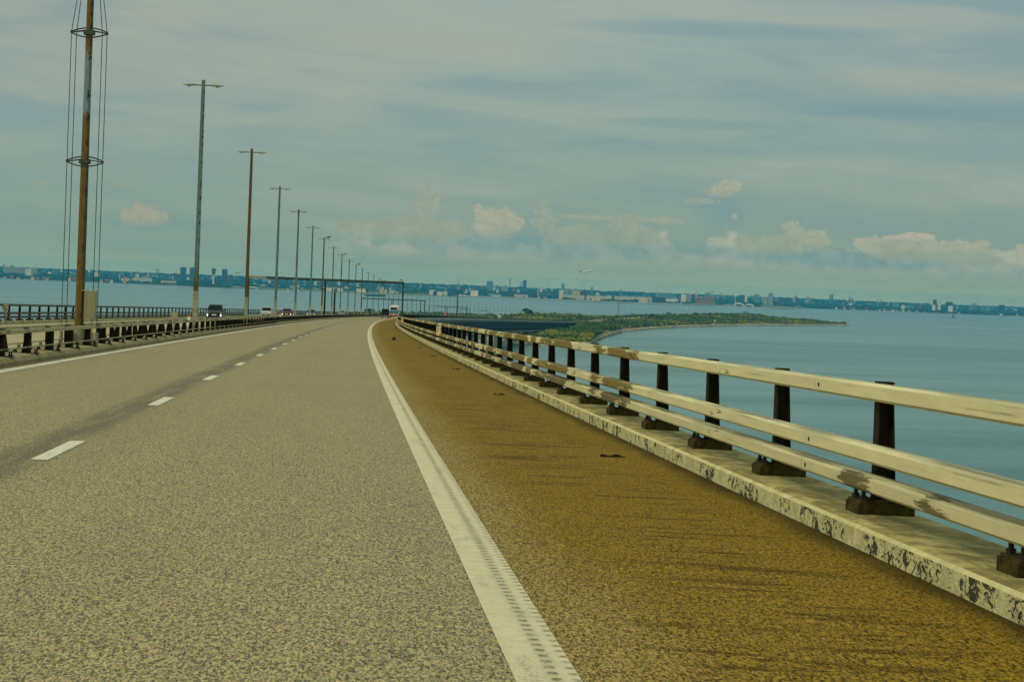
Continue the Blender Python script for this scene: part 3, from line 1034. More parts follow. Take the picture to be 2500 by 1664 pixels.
# ------------------------------------------------------------------ gantries
def gantry(s, o0, o1, h, label, mid=True, cams=True, pale=True):
    root = empty('road_gantry', RP(s, 0, 0), -s / RC, label, 'gantry')
    posts = [o0, o1] + ([-7.75] if mid else [])
    for o in posts:
        b = MB(); b.box((o, 0, h / 2), (.30, .30, h), 0, .85); b.build('post', M_GANTRY if o == o1 else M_POST, root)
    b = MB(); b.box(((o0 + 2.7 + o1) / 2 if pale else (o0 + o1) / 2, 0, h + .18), (o1 - o0 - (2.7 if pale else 0) + .3, .34, .36)); b.build('beam', M_GANTRY, root)
    if pale:
        b = MB(); b.box((o0 + 1.25, 0, h + .18), (2.9, .36, .38)); b.build('pale_beam_end', M_CONC, root)
    if cams:
        for o in (-16.5, -15.2, -13.8, -10.6, -4.3, 1.2):
            b = MB(); b.box((o, -.1, h - .12), (.22, .34, .2)); b.box((o, -.05, h), (.06, .06, .1)); b.build('detector', M_BOLT, root)
    return root


gantry(361, -19.75, 4.45, 6.0, 'nearest green portal gantry spanning both carriageways, pale left beam end', cams=True)
gantry(851, -19.0, 4.4, 6.2, 'second, smaller portal gantry farther down the bridge', cams=False, pale=False)
gantry(1450, -19.5, 4.4, 6.6, 'third, faint portal gantry far down the bridge', cams=False)
gantry(1705, -14.5, -7.4, 6.2, 'tiny half-width gantry left of the island road start', mid=False, cams=False, pale=False)
gantry(1925, -14.5, -7.4, 6.4, 'tiny half-width gantry farther right above the distant deck', mid=False, cams=False, pale=False)

# ------------------------------------------------------------------ birds
M_GULLD = simple('grey_gull_back', (0.08, 0.08, 0.07), 0.8)
def bird(loc, rz, label, mat=M_WHITE):
    b = MB()
    sec = [(-.26, .02, .03), (-.16, .05, .04), (0, .09, .075), (.12, .075, .07), (.18, .045, .05), (.225, .05, .052), (.27, .035, .035), (.30, .01, .01)]
    zc = [.14, .15, .17, .20, .24, .275, .28, .27]
    prev = None
    for (x, ry, rz_), z in zip(sec, zc):
        ring = [b.vert((x, ry * math.cos(a), z + rz_ * math.sin(a))) for a in [2 * pi * j / 8 for j in range(8)]]
        if prev:
            for j in range(8): b.face((prev[j], prev[(j + 1) % 8], ring[(j + 1) % 8], ring[j]))
        else: b.face(list(reversed(ring)))
        prev = ring
    b.face(prev)
    for sg in (-.03, .03): b.tube([(.02, sg, .12), (.02, sg, 0)], .008, 4)
    o = b.build('gull', mat, None, smooth=True, loc=loc, rz=rz)
    o.scale = (1.5, 1.5, 1.5)
    tag(o, label, 'bird', 'gulls perched above the road')
    wv = MB()
    for sg in (-1, 1):
        wv.prism([(-.30, .16), (-.05, .24), (.12, .22), (.05, .15), (-.12, .13)], sg * .075, sg * .10, 'y')
    wv.build('folded_wing', M_GULLD, o)
    bk = MB(); bk.tube([(.29, 0, .27), (.35, 0, .262)], [.012, .003], 5); bk.build('beak', simple('yellow_beak', (.5, .3, .03)), o)


sA = LAMP_S0 + LAMP_DS * 5
bird(RP(sA, LAMP_O + .62, .13 + 12.09), 0.4, 'small dark-backed gull on the right lamp of the sixth lamp post', M_GULLD)
bird(RP(LAMP_S0 + LAMP_DS * 7, LAMP_O + .7, .13 + 12.09), 0.2, 'white gull on the right lamp of the eighth lamp post')
bird(RP(LAMP_S0 + LAMP_DS * 9, LAMP_O + .65, .13 + 12.09), -.3, 'dark gull on the right lamp of the tenth lamp post', M_GULLD)
bird(RP(361, 4.2, 6.36), .1, 'dark and white gull at the right corner of the nearest gantry')

# ------------------------------------------------------------------ marker boxes, delineators
M_OR = simple('orange_sign_face', (0.75, 0.30, 0.03), 0.5, 0, .08)
M_YE = simple('yellow_sign_face', (0.70, 0.52, 0.06), 0.5, 0, .08)
M_RED = simple('red_sign_face', (0.62, 0.05, 0.03), 0.5, 0, .08)
for s, lab in ((97.5, 'orange and white marker box on the right rail, the nearest and largest'), (207, 'second, smaller orange and white marker box on the right rail'), (318, 'farthest, tiny orange marker box on the right rail beside the bus')):
    root = empty('marker_box', RP(s, OP - .12, .66), -s / RC, lab, 'marker box', 'marker boxes on the right rail')
    b = MB(); b.box((-.02, 0, .15), (.20, .16, .29)); b.build('housing', M_WHITE, root)
    b = MB(); b.prism([(-.118, .01), (-.03, .01), (-.03, .26), (-.118, .20)], -.086, -.081, 'y'); b.build('yellow_panel', M_YE, root)
    b = MB(); b.prism([(-.118, .205), (-.03, .265), (-.03, .295), (-.118, .24)], -.087, -.081, 'y'); b.build('red_band', M_RED, root)
    b = MB(); b.prism([(-.108, .05), (-.05, .05), (-.05, .18), (-.108, .16)], -.089, -.0865, 'y'); b.build('orange_patch', M_OR, root)
    b = MB(); b.box((.035, -.083, .18), (.035, .005, .045)); b.box((.04, -.083, .11), (.02, .005, .03)); b.build('dark_symbol', M_BOLT, root)
for k, (s, o) in enumerate(((109, -7.75), (218, -7.75), (262, -8.2), (365, -7.6), (470, -7.75), (560, -7.75))):
    lab = ['white delineator with red cap standing behind the median barrier, the nearest one', 'second white delineator with red cap beside the third lamp post', 'thin pale delineator in front of the white oncoming car', 'pale delineator with red cap near the dark oncoming car', 'tiny pale delineator before the silver car', 'farthest tiny pale delineator in the median'][k]
    root = empty('delineator', RP(s, o, .13), -s / RC, lab, 'road marker', 'delineators in the median')
    b = MB(); b.box((0, 0, .38), (.13, .05, .76)); b.build('post', M_WHITE, root)
    b = MB(); b.prism([(-.068, .76), (.068, .74), (.068, .80), (-.068, .84)], -.027, .027, 'y'); b.build('red_cap', M_RED, root)
for s, o, h, lab in ((127, -19.1, 1.0, 'small grey box on the far left parapet'), (116, -9.0, .9, 'short grey service post beyond the median barrier')):
    root = empty('service_post', RP(s, o, .15), -s / RC, lab, 'service post')
    b = MB(); b.box((0, 0, h * .35), (.1, .1, h * .7)); b.build('stem', M_CONC, root)
    b = MB(); b.box((0, 0, h * .8), (.32, .2, h * .4)); b.build('box', M_CONC, root)
for s, o, h, lab in ((700, -20.2, 7.0, 'dark stubby pillar left of the bus, beyond the far parapet'), (1370, -19.8, 8.5, 'dark thin pole with a small blue sign left of the third gantry'), (1620, -19.8, 8.0, 'dark pole with a round red sign by the distant deck'), (1850, -19.6, 10.0, 'short black pole above the distant deck')):
    root = empty('sign_pole', RP(s, o, 0), -s / RC, lab, 'pole')
    b = MB(); b.tube([(0, 0, 0), (0, 0, h)], .28 if s < 800 else .2, 6); b.build('pole', M_POST, root)
    if 'sign' in lab:
        b = MB(); b.tube([(0, -.3, 2.6), (0, -.42, 2.6)], 1.1, 14); b.build('sign_face', M_RED if 'red' in lab else simple('blue_sign_face', (.03, .12, .2)), root)

# ------------------------------------------------------------------ debris on the hard shoulder
def debris(x, y, ln, wd, label, rz=0.0, h=.02):
    t = G(x, y, 0)
    # intersect with the sloping road
    lo, hi = 5.0, 400.0
    d = ray(x, y)
    for _ in range(50):
        mid = (lo + hi) / 2
        p = Vector((0, 0, ZC)) + d * mid
        if p.z > zr(p.y): lo = mid
        else: hi = mid
    p = Vector((0, 0, ZC)) + d * lo
    p.z = zr(p.y) + .004
    b = MB(); rd = random.Random(int(x)); k = 9; up, dn, t0 = [], [], []
    for i in range(k + 1):
        u = i / k; ww = wd * (math.sin(pi * (.08 + .84 * u)) ** .5) * rd.uniform(.7, 1.2); c = wd * .7 * math.sin(u * 3.0) + rd.uniform(-.1, .1) * wd
        up.append((ln * (u - .5), c + ww / 2)); dn.append((ln * (u - .5), c - ww / 2))
    for i in range(k):
        zz = [h * rd.uniform(.5, 1.2) for _ in range(2)]
        q = [(*up[i], 0), (*up[i + 1], 0), (*dn[i + 1], 0), (*dn[i], 0)]
        j = len(b.v)
        for (a, c_, _) in q: b.v.append((a, c_, 0.0))
        for n_, (a, c_, _) in enumerate(q): b.v.append((a, c_ * .9, h * (1 + .5 * math.sin(a * 40))))
        for f in ((0, 1, 2, 3), (4, 7, 6, 5), (0, 4, 5, 1), (2, 6, 7, 3), (1, 5, 6, 2), (3, 7, 4, 0)): b.face([j + e for e in f])
    o = b.build('rubber_scrap', M_RUBBER, None, loc=p, rz=rz)
    return tag(o, label, 'road debris', 'torn rubber scraps on the hard shoulder')


debris(1496, 1116, .27, .045, 'nearest and largest black rubber scrap on the brown shoulder', .02)
debris(1219, 964, .21, .04, 'second black rubber scrap, a straight strip on the brown shoulder')
debris(1114, 902, .22, .05, 'third thin rubber scrap farther up the brown shoulder')
debris(1058, 869.6, .20, .05, 'fourth small rubber scrap close to the curve')
debris(1026, 849, .22, .06, 'farthest tiny rubber scrap on the shoulder')
b = MB(); b.box((0, 0, .07), (.15, .2, .13), .3, .85); b.box((.05, .02, .15), (.06, .08, .04), .7)
ob = b.build('dark_block', M_RUBBER, None, loc=RP(121, 2.1, .003)); tag(ob, 'small dark block lying alone on the shoulder near the white line bend', 'road debris')

# ------------------------------------------------------------------ vehicles
def loft(b, secs, cap=True):
    """secs: list of rings (same count); joins them"""
    prev = None
    for ring in secs:
        r = [b.vert(p) for p in ring]
        if prev:
            for j in range(len(r)):
                j2 = (j + 1) % len(r); b.face((prev[j], prev[j2], r[j2], r[j]))
        elif cap: b.face(list(reversed(r)))
        prev = r
    if cap: b.face(prev)


def wheel(parent, x, y, r=.32, wd=.21):
    b = MB(); b.tube([(x - wd / 2, y, r), (x - wd * .35, y, r), (x + wd * .35, y, r), (x + wd / 2, y, r)], [r * .9, r, r, r * .9], 18)
    t = b.build('wheel', M_TYRE, parent)
    sg = 1 if x > 0 else -1
    q = MB(); q.tube([(x + sg * wd * .5, y, r), (x + sg * (wd * .5 + .015), y, r)], r * .6, 12); q.build('rim', M_CHROME, t)


def make_car(paintm, suv=False, lit=False):
    """front of the car is at -y; width x"""
    root = empty('car', (0, 0, 0))
    H = 1.58 if suv else 1.46
    b = MB()
    # lower body: rings across y
    def ring(y, hw, zb, zt, k=.82):
        return [(-hw, y, zb), (hw, y, zb), (hw * 1.02, y, (zb + zt) / 2), (hw * k, y, zt), (-hw * k, y, zt), (-hw * 1.02, y, (zb + zt) / 2)]
    loft(b, [ring(-2.18, .66, .30, .62), ring(-2.12, .80, .24, .72), ring(-1.9, .88, .20, .80), ring(-1.1, .90, .20, .96), ring(-.7, .90, .20, 1.0, .86), ring(1.3, .90, .20, 1.02, .86), ring(1.95, .87, .24, 1.0, .86), ring(2.15, .80, .32, .9), ring(2.2, .72, .36, .7)])
    body = b.build('body', paintm, root, smooth='auto')
    b = MB()
    def cab(y, hw, z): return (y, hw, z)
    loft(b, [[(-.76, -.95, .98), (.76, -.95, .98), (.76, 1.75, .98), (-.76, 1.75, .98)], [(-.66, -.35, H - .10), (.66, -.35, H - .10), (.66, 1.2, H - .10), (-.66, 1.2, H - .10)]])
    b.build('glasshouse', M_GLASS, root)
    b = MB(); loft(b, [[(-.67, -.36, H - .10), (.67, -.36, H - .10), (.67, 1.22, H - .10), (-.67, 1.22, H - .10)], [(-.60, -.15, H), (.60, -.15, H), (.60, 1.05, H), (-.60, 1.05, H)]]); b.build('roof', paintm, root)
    for sg in (-1, 1):
        b = MB(); b.tube([(sg * .775, -.96, .98), (sg * .675, -.36, H - .09)], .035, 5); b.build('pillar', paintm, root)
        b = MB(); b.prism([(sg * .62, .62), (sg * .84, .60), (sg * .84, .74), (sg * .58, .70)], -2.19, -2.0, 'y'); b.build('headlight', M_CHROME, root)
        if lit:
            b = MB(); b.box((sg * .72, -2.17, .42), (.13, .08, .24)); b.build('running_light', M_HLAMP, root)
        b = MB(); b.box((sg * 1.0, -.72, 1.0), (.20, .12, .15)); b.build('wing_mirror', paintm, root)
        b = MB(); b.box((sg * .7, 2.19, .74), (.28, .06, .16)); b.build('tail_light', M_TLAMP, root)
        wheel(root, sg * .80, -1.36); wheel(root, sg * .80, 1.36)
    b = MB(); b.box((0, -2.165, .40), (1.15, .06, .14)); b.box((0, -2.185, .60), (.7, .05, .09)); b.build('grille', M_TYRE, root)
    b = MB(); b.box((0, -2.215, .47), (.52, .02, .11)); b.build('number_plate', M_WHITE, root)
    return root


carspec = [((0.012, 0.020, 0.018), True, True, 250.7, -16.2, 'black oncoming car with bright low headlights by the far parapet', True),
           ((0.40, 0.40, 0.36), True, False, 352, -16.2, 'white oncoming car partly behind the third lamp post', False),
           ((0.075, 0.022, 0.018), False, True, 412, -16.2, 'maroon oncoming car with lit headlights behind the white car', True),
           ((0.014, 0.022, 0.022), False, True, 505, -16.2, 'dark oncoming car partly behind the fifth and sixth lamp posts', True),
           ((0.18, 0.23, 0.26), False, False, 660, -16.0, 'silver-blue oncoming car, small, beside the ninth lamp post', False),
           ((0.10, 0.09, 0.07), False, True, 760, -12.8, 'tiny dark oncoming car left of the jeep', True),
           ((0.02, 0.022, 0.02), True, False, 830, -16.0, 'tiny black oncoming car just left of the jeep', False)]
for col, suv, lit, s, o, lab, _ in carspec:
    pmx = simple('car_paint', col, .4, 0.0, .05, 1, spec=.25)
    c = make_car(pmx, suv, lit)
    c.location = RP(s, o, .002); c.rotation_euler.z = -s / RC
    c.rotation_euler.x = -GR
    tag(c, lab, 'car', 'cars on the opposite carriageway')
# small far traffic (moving on the distant deck and the island road)
far = [(1560, -16, 'white', 'tiny white car on the distant deck, left of the tall slim mast'), (2090, -16, 'white', 'tiny white car on the deck left of the white truck'),
       (2310, -12.5, 'dark', 'tiny dark car near the abutment end of the deck'), (2780, -16, 'red', 'tiny reddish car where the deck meets the island'),
       (3600, -12.6, 'blue', 'tiny blue car on the island road'), (3850, -16, 'white', 'tiny white van-like car on the island road'), (3300, -1, 'dark', 'tiny dark car heading away on the island road'), (1900, -12.6, 'dark', 'tiny dark car on the distant deck behind the lamp posts')]
fm = {'white': simple('far_white_paint', (.75, .74, .66), .3), 'dark': simple('far_dark_paint', (.03, .035, .035), .3), 'red': simple('far_red_paint', (.35, .06, .03), .3), 'blue': simple('far_blue_paint', (.03, .15, .28), .3)}
for s, o, c_, lab in far:
    c = make_car(fm[c_], True, False); c.location = RP(s, o, .002); c.rotation_euler.z = -s / RC
    tag(c, lab, 'car', 'far traffic on deck and island')
for s, o, lab in ((2165, -15.8, 'tiny white box truck on the distant deck'), (4300, -12.6, 'tiny white box truck near the end of the island road')):
    root = empty('box_truck', RP(s, o, .002), -s / RC, lab, 'truck')
    b = MB(); b.box((0, 1.5, 2.2), (2.4, 6.5, 2.8)); b.build('cargo_box', M_WHITE, root)
    b = MB(); b.prism([(-4.2, .5), (-1.9, .5), (-1.9, 2.9), (-3.6, 2.9), (-4.2, 1.8)], -1.15, 1.15, 'x'); b.build('cab', M_WHITE, root)
    b = MB(); b.prism([(-4.21, 1.75), (-3.7, 2.75), (-3.72, 2.77), (-4.24, 1.77)], -1.0, 1.0, 'x'); b.build('windscreen', M_GLASS, root)
    for y in (-3.2, 3.2):
        for x in (-1, 1): wheel(root, x, y, .5, .3)

# coach ahead in the right lane (rear towards us, -y side)
s = 640
M_BLUE = simple('coach_blue_paint', (0.015, 0.13, 0.26), .3, 0, .08)
M_ORG = simple('coach_orange_paint', (0.55, 0.16, 0.04), .35, 0, .08)
root = empty('coach', RP(s, -.55, .002), -s / RC, 'white and blue coach with orange bumper seen from behind in the right lane', 'bus')
b = MB()
prof = [(-1.25, .45), (1.25, .45), (1.25, 2.9), (1.16, 3.25), (.9, 3.42), (-.9, 3.42), (-1.16, 3.25), (-1.25, 2.9)]
loft(b, [[(x, 0, z) for x, z in prof], [(x, 12, z) for x, z in prof]]); b.build('body', M_WHITE, root, bevel=.06)
b = MB(); b.box((0, -.03, 2.62), (1.9, .06, .62)); b.build('rear_window', M_GLASS, root)
b = MB(); b.prism([(-1.18, 1.25), (1.18, 1.25), (1.2, 2.15), (-1.2, 2.15)], -.05, 0.0, 'y'); bl = b.build('blue_panel', M_BLUE, root)
b = MB(); b.box((0, -.06, 1.75), (1.5, .02, .16)); b.build('pale_stripe', simple('coach_pale_blue', (.2, .45, .55), .4), bl)
b = MB(); b.box((0, -.045, .92), (2.36, .09, .42)); b.build('orange_bumper', M_ORG, root)
b = MB(); b.box((0, -.03, .60), (2.2, .06, .22)); b.build('under_bumper', M_TYRE, root)
for sg in (-1, 1):
    b = MB(); b.box((sg * 1.1, -.08, 1.08), (.16, .06, .3)); b.build('tail_light', M_TLAMP, root)
    b = MB(); b.box((sg * 1.22, 5.8, 2.3), (.08, 10.8, .85)); b.build('side_windows', M_GLASS, root)
    wheel(root, sg * 1.05, 2.6, .5, .3); wheel(root, sg * 1.05, 9.6, .5, .3)
b = MB(); b.box((0, -.1, .93), (.5, .03, .12)); b.build('number_plate', M_WHITE, root)

# boxy off-roader in the left lane
s = 560
M_DK = simple('dark_green_car_paint', (0.008, 0.016, 0.014), .5, 0, .1, spec=.15)
root = empty('off_roader', RP(s, -1.02, .002), -s / RC, 'tall dark boxy off-roader seen from behind, just left of the coach', 'car')
b = MB()
prof = [(-.92, .32), (.92, .32), (.95, 1.3), (.84, 2.3), (-.84, 2.3), (-.95, 1.3)]
loft(b, [[(x, 0, z) for x, z in prof], [(x * 1.0, 3.0, z) for x, z in prof]]); b.box((0, 3.6, .85), (1.8, 1.3, .75)); b.build('body', M_DK, root, bevel=.03)
b = MB(); b.prism([(-.72, 1.5), (.72, 1.5), (.68, 2.12), (-.68, 2.12)], -.03, 0, 'y'); b.build('rear_window', M_GLASS, root)
b = MB(); b.box((0, .1, 2.33), (1.62, .1, .07)); b.build('roof_rail', M_CHROME, root)
b = MB(); b.tube([(0, -.20, 1.02), (0, -.03, 1.02)], .36, 18); b.build('spare_wheel', M_TYRE, root)
b = MB(); b.box((0, -.1, .55), (1.8, .18, .16)); b.build('bumper', M_CHROME, root)
for sg in (-1, 1):
    b = MB(); b.box((sg * .80, -.03, .95), (.14, .05, .32)); b.build('tail_light', M_TLAMP, root)
    b = MB(); b.box((sg * 1.08, 3.0, 1.35), (.2, .12, .2)); b.build('wing_mirror', M_DK, root)
    wheel(root, sg * .78, .75, .42, .26); wheel(root, sg * .78, 3.5, .42, .26)

# ------------------------------------------------------------------ water
def watermat():
    m, q, bs = mat_base('sea_water')
    t = q.new('ShaderNodeTexCoord').outputs['Object']
    x, y, _ = q.sep(t)
    # swell and ripple as bump, flattened with distance so far water stays calm
    geo = q.new('ShaderNodeCameraData') if False else None
    r1 = q.noise(q.scale(t, (0.62, 0.11, 1)), 1.0, 4, 0.72, 0.6)
    r2 = q.noise(q.scale(t, (0.16, 0.035, 1)), 1.0, 3, 0.6)
    gust = q.ss(q.noise(q.scale(t, (0.012, 0.02, 1)), 1.0, 4, 0.65), 0.35, 0.65, 0.45, 1.0)
    slick = q.noise(q.scale(t, (0.0011, 0.0075, 1)), 1.0, 4, 0.55, 0.8)
    slick2 = q.noise(q.xyz(q.m('MULTIPLY', x, 0.0009), q.m('ADD', q.m('MULTIPLY', y, 0.0035), q.m('MULTIPLY', x, -0.0016)), 2.0), 1.0, 3, 0.5, 0.5)
    bands = q.ss(q.m('ADD', q.m('MULTIPLY', slick, 0.5), q.m('MULTIPLY', slick2, 0.5)), 0.40, 0.62)
    c = q.mix(bands, (0.014, 0.115, 0.115), (0.05, 0.185, 0.170))
    q.put(bs.inputs['Base Color'], c)
    q.put(bs.inputs['Roughness'], q.m('MULTIPLY', q.lin(bands, 0, 1, 1.0, 0.75), q.lin(y, 200, 3000, 0.24, 0.19)))
    bs.inputs['IOR'].default_value = 1.33
    b_ = q.new('ShaderNodeBump')
    b_.inputs['Distance'].default_value = 2.6
    q.put(b_.inputs['Strength'], q.m('MULTIPLY', gust, q.m('MULTIPLY', q.lin(bands, 0, 1, 1.0, 0.7), q.lin(y, 400, 5000, 1.0, 0.05))))
    q.put(b_.inputs['Height'], q.m('ADD', q.m('MULTIPLY', r1, 0.85), q.m('MULTIPLY', r2, 0.15)))
    q.l.new(b_.outputs[0], bs.inputs['Normal'])
    return m


b = MB()
v = [b.vert(p) for p in ((-15000, -40, 0), (17000, -40, 0), (17000, 21500, 0), (-15000, 21500, 0))]
b.face(v)
wt = b.build('sea', watermat()); wt['kind'] = 'structure'

# ------------------------------------------------------------------ vegetation and land materials
def foliage(name, dark, lite, sc):
    m, q, bs = mat_base(name)
    t = q.new('ShaderNodeTexCoord').outputs['Object']
    f = q.noise(t, sc, 4, 0.6)
    f2 = q.noise(t, sc * 6, 2, 0.6)
    c = q.mix(q.ss(q.m('ADD', q.m('MULTIPLY', f, .6), q.m('MULTIPLY', f2, .4)), 0.38, 0.62), dark, lite)
    q.put(bs.inputs['Base Color'], c)
    bs.inputs['Roughness'].default_value = 0.9
    bs.inputs['Specular IOR Level'].default_value = 0.15
    return m


def ground(name, a, b_, c_, sc):
    m, q, bs = mat_base(name)
    t = q.new('ShaderNodeTexCoord').outputs['Object']
    f = q.noise(t, sc, 6, 0.65); g = q.noise(t, sc * .3, 3, 0.5)
    c = q.mix(q.ss(f, 0.38, 0.6), a, b_)
    c = q.mix(q.ss(g, 0.52, 0.62), c, c_)
    q.put(bs.inputs['Base Color'], c)
    bs.inputs['Roughness'].default_value = 0.95
    bs.inputs['Specular IOR Level'].default_value = 0.1
    return m


M_SHRUB = foliage('island_shrub_leaves', (0.012, 0.038, 0.002), (0.065, 0.100, 0.005), 0.03)
M_SHRUB2 = foliage('olive_shrub_leaves', (0.070, 0.088, 0.002), (0.20, 0.185, 0.006), 0.05)
M_ISL = ground('island_soil', (0.10, 0.085, 0.018), (0.17, 0.13, 0.04), (0.07, 0.075, 0.012), 0.03)
M_ROCK = ground('riprap_rock', (0.10, 0.095, 0.055), (0.42, 0.40, 0.28), (0.26, 0.25, 0.16), 0.25)
M_WOOD = foliage('haze_tinted_leaves', (0.006, 0.036, 0.042), (0.024, 0.080, 0.085), 0.02)  # blue of the distance haze is painted into this leaf colour
M_LAND = ground('mainland_soil', (0.05, 0.085, 0.055), (0.15, 0.16, 0.12), (0.26, 0.25, 0.19), 0.003)
M_FIELD = ground('airfield_grass', (0.11, 0.15, 0.05), (0.16, 0.19, 0.07), (0.2, 0.2, 0.1), 0.004)
M_BARK = simple('bark', (0.05, 0.035, 0.015), .9)

# ------------------------------------------------------------------ the island
near_sh = [(835, 3200), (900, 3050), (1000, 2800), (1100, 2500), (1180, 2280), (1250, 2140), (1320, 2105), (1400, 2140), (1446, 2225), (1473, 2490), (1500, 2725), (1527, 2938), (1604, 3286), (1680, 3586), (1782, 3904), (1909, 4242), (2000, 4480), (2076, 4665)]
back_sh = [(835, 3230), (900, 3300), (1000, 3420), (1100, 3560), (1200, 3780), (1300, 4000), (1400, 4080), (1500, 4220), (1600, 4600), (1700, 5050), (1800, 5350), (1909, 5080), (2000, 4850), (2076, 4690)]


def interp(tab, x):
    for (a, va), (c, vc) in zip(tab, tab[1:]):
        if a <= x <= c: return va + (vc - va) * (x - a) / (c - a)
    return tab[0][1] if x < tab[0][0] else tab[-1][1]


def road_dist(p):
    """signed offset and distance along the road of plan point p"""
    vx, vy = p.x - RC, p.y
    r = math.hypot(vx, vy)
    return RC - r, math.atan2(vy, -vx) * RC


def isl_h(x, d, dn, db):
    e = min(d - dn, db - d)
    if e <= 0: return 0.0
    h = 2.0 * min(1, e / 10) + 3.2 * max(0, min(1, (e - 14) / 90))
    h += 1.6 * mnoise.noise(Vector((x * .012, d * .0035, 0))) * min(1, e / 80)
    p = AT(x, d)
    o, s = road_dist(p)
    if 2500 < s < 5700:
        dd = abs(o + 7.75)
        zt = zr(max(s, BR_END)) - .45
        fl = max(0, 1 - max(0, dd - 16) / 42)
        if s < BR_END + 40: fl *= max(0, min(1, (s - 2862) / 40 if s > 2862 else 0))
        if zt > h: h = h + (zt - h) * fl
        else: h = h + (zt - h) * (1 if dd < 16 else fl)
    # low dune ridge towards the end of the island
    if x > 1700: h += 1.8 * min(1, (x - 1700) / 60) * max(0, 1 - abs(x - 1830) / 190) * min(1, e / 120)
    return h


isl = MB(); NX, ND = 220, 60
grid = []
for i in range(NX + 1):
    x = 835 + (2076 - 835) * i / NX
    dn, db = interp(near_sh, x), interp(back_sh, x)
    row = []
    for j in range(ND + 1):
        t = (j / ND) ** 1.6
        d = dn - 4 + (db - dn + 8) * t
        p = AT(x, d); p.z = isl_h(x, d, dn, db) - (.6 if j in (0, ND) else 0)
        row.append(isl.vert(p))
    grid.append(row)
for i in range(NX):
    for j in range(ND):
        isl.face((grid[i][j], grid[i + 1][j], grid[i + 1][j + 1], grid[i][j + 1]))
io = isl.build('island_ground', M_ISL, None, smooth=True); io['kind'] = 'structure'

rd = random.Random(3)
rk = MB()
for k in range(12000):
    x = rd.uniform(1180, 2076)
    dn, db = interp(near_sh, x), interp(back_sh, x)
    slope = abs(interp(near_sh, x + 4) - interp(near_sh, x - 4)) / 8
    wdt = 16 + min(60, slope * 7.0)
    off = rd.uniform(-3, wdt)
    d = dn + off
    if d > db: continue
    p = AT(x, d); p.z = isl_h(x, d, dn, db) * .8
    r = rd.uniform(.6, 1.7)
    rk.blob((p.x, p.y, p.z), (r, r, r * .7), rd, .35)
ro = rk.build('riprap', M_ROCK); ro['kind'] = 'stuff'
tag(ro, 'grey rock armour along the island shore', 'rocks')

sh, sh2 = MB(), MB()
cnt = 0
while cnt < 15000:
    x = rd.uniform(838, 2068)
    if x < 1180 and rd.random() > .45: continue
    dn, db = interp(near_sh, x), interp(back_sh, x)
    u = rd.random()
    d = dn + (db - dn) * (u if x < 1300 else u ** 1.5)
    e = min(d - dn, db - d)
    slope = abs(interp(near_sh, x + 4) - interp(near_sh, x - 4)) / 8
    if e < 18 + (min(60, slope * 7.0) if d - dn < db - d else 0): continue
    p = AT(x, d)
    o, s = road_dist(p)
    if -24 < o < 10 and s < 5650: continue
    if s < BR_END and -26 < o < 12: continue
    dens = mnoise.noise(Vector((p.x * .006, p.y * .004, 1.3)))
    if dens < -.18 and rd.random() < .88: continue
    if abs(x - 1747) < 6 and d < dn + (db - dn) * .35: continue
    h = isl_h(x, d, dn, db)
    r = rd.uniform(1.3, 3.3) * (1.3 if dens > .15 else 1.0)
    hz = r * rd.uniform(.6, 1.05)
    m_ = sh2 if (mnoise.noise(Vector((p.x * .012, p.y * .008, 7.3))) > .18 or d < dn + 60) and rd.random() < .75 else sh
    m_.blob((p.x, p.y, h + hz * .35), (r, r, hz), rd, .38, 0 if d > 2900 else 1)
    cnt += 1
so = sh.build('shrubland', M_SHRUB); tag(so, 'dark green scrub covering the island', 'scrub', None, 'stuff')
so = sh2.build('dry_scrub', M_SHRUB2); tag(so, 'yellow-olive scrub patches on the island slope', 'scrub', None, 'stuff')
# pale track cut through the scrub
b = MB()
pts = [(1741, .02), (1746, .12), (1750, .22), (1754, .36)]
prev = None
for x, t in pts:
    dn, db = interp(near_sh, x), interp(back_sh, x)
    d = dn + (db - dn) * t
    h = isl_h(x, d, dn, db) + .5
    a, c = AT(x - 3, d), AT(x + 3.5, d)
    a.z = c.z = h
    ia, ic = b.vert(a), b.vert(c)
    if prev: b.face((prev[0], prev[1], ic, ia))
    prev = (ia, ic)
tr = b.build('island_track', simple('pale_track_gravel', (.42, .36, .22), .9, 0, .15, .05)); tr['kind'] = 'structure'


def tree(name, loc, H, R, label, cat='tree', group=None, mat=None, seed=0, n_=26):
    rr = random.Random(seed)
    root = empty(name, loc, rr.uniform(0, 6), label, cat, group)
    b = MB(); b.tube([(0, 0, -.3), (.1 * R, 0, H * .35), (.05 * R, .1 * R, H * .7)], [H * .04, H * .03, H * .012], 6)
    for k in range(4):
        a = k * 1.6; b.tube([(0.08 * R, 0, H * .4), (math.cos(a) * R * .5, math.sin(a) * R * .5, H * .62)], [H * .018, H * .006], 5)
    b.build('trunk', M_BARK, root)
    c = MB()
    for k in range(n_):
        a = rr.uniform(0, 2 * pi); q = rr.random() ** .5; z = rr.uniform(.3, .95)
        w_ = math.sin(pi * min(1, (z - .15) / .9)) ** .6
        r = R * rr.uniform(.22, .42)
        c.blob((math.cos(a) * R * .75 * q * w_, math.sin(a) * R * .75 * q * w_, H * z - r * .3), (r, r, r * .75), rr, .4, 1)
    c.build('crown', mat or M_SHRUB, root)
    return root


def isl_pt(x, t):
    dn, db = interp(near_sh, x), interp(back_sh, x); d = dn + (db - dn) * t
    p = AT(x, d); p.z = isl_h(x, d, dn, db); return p


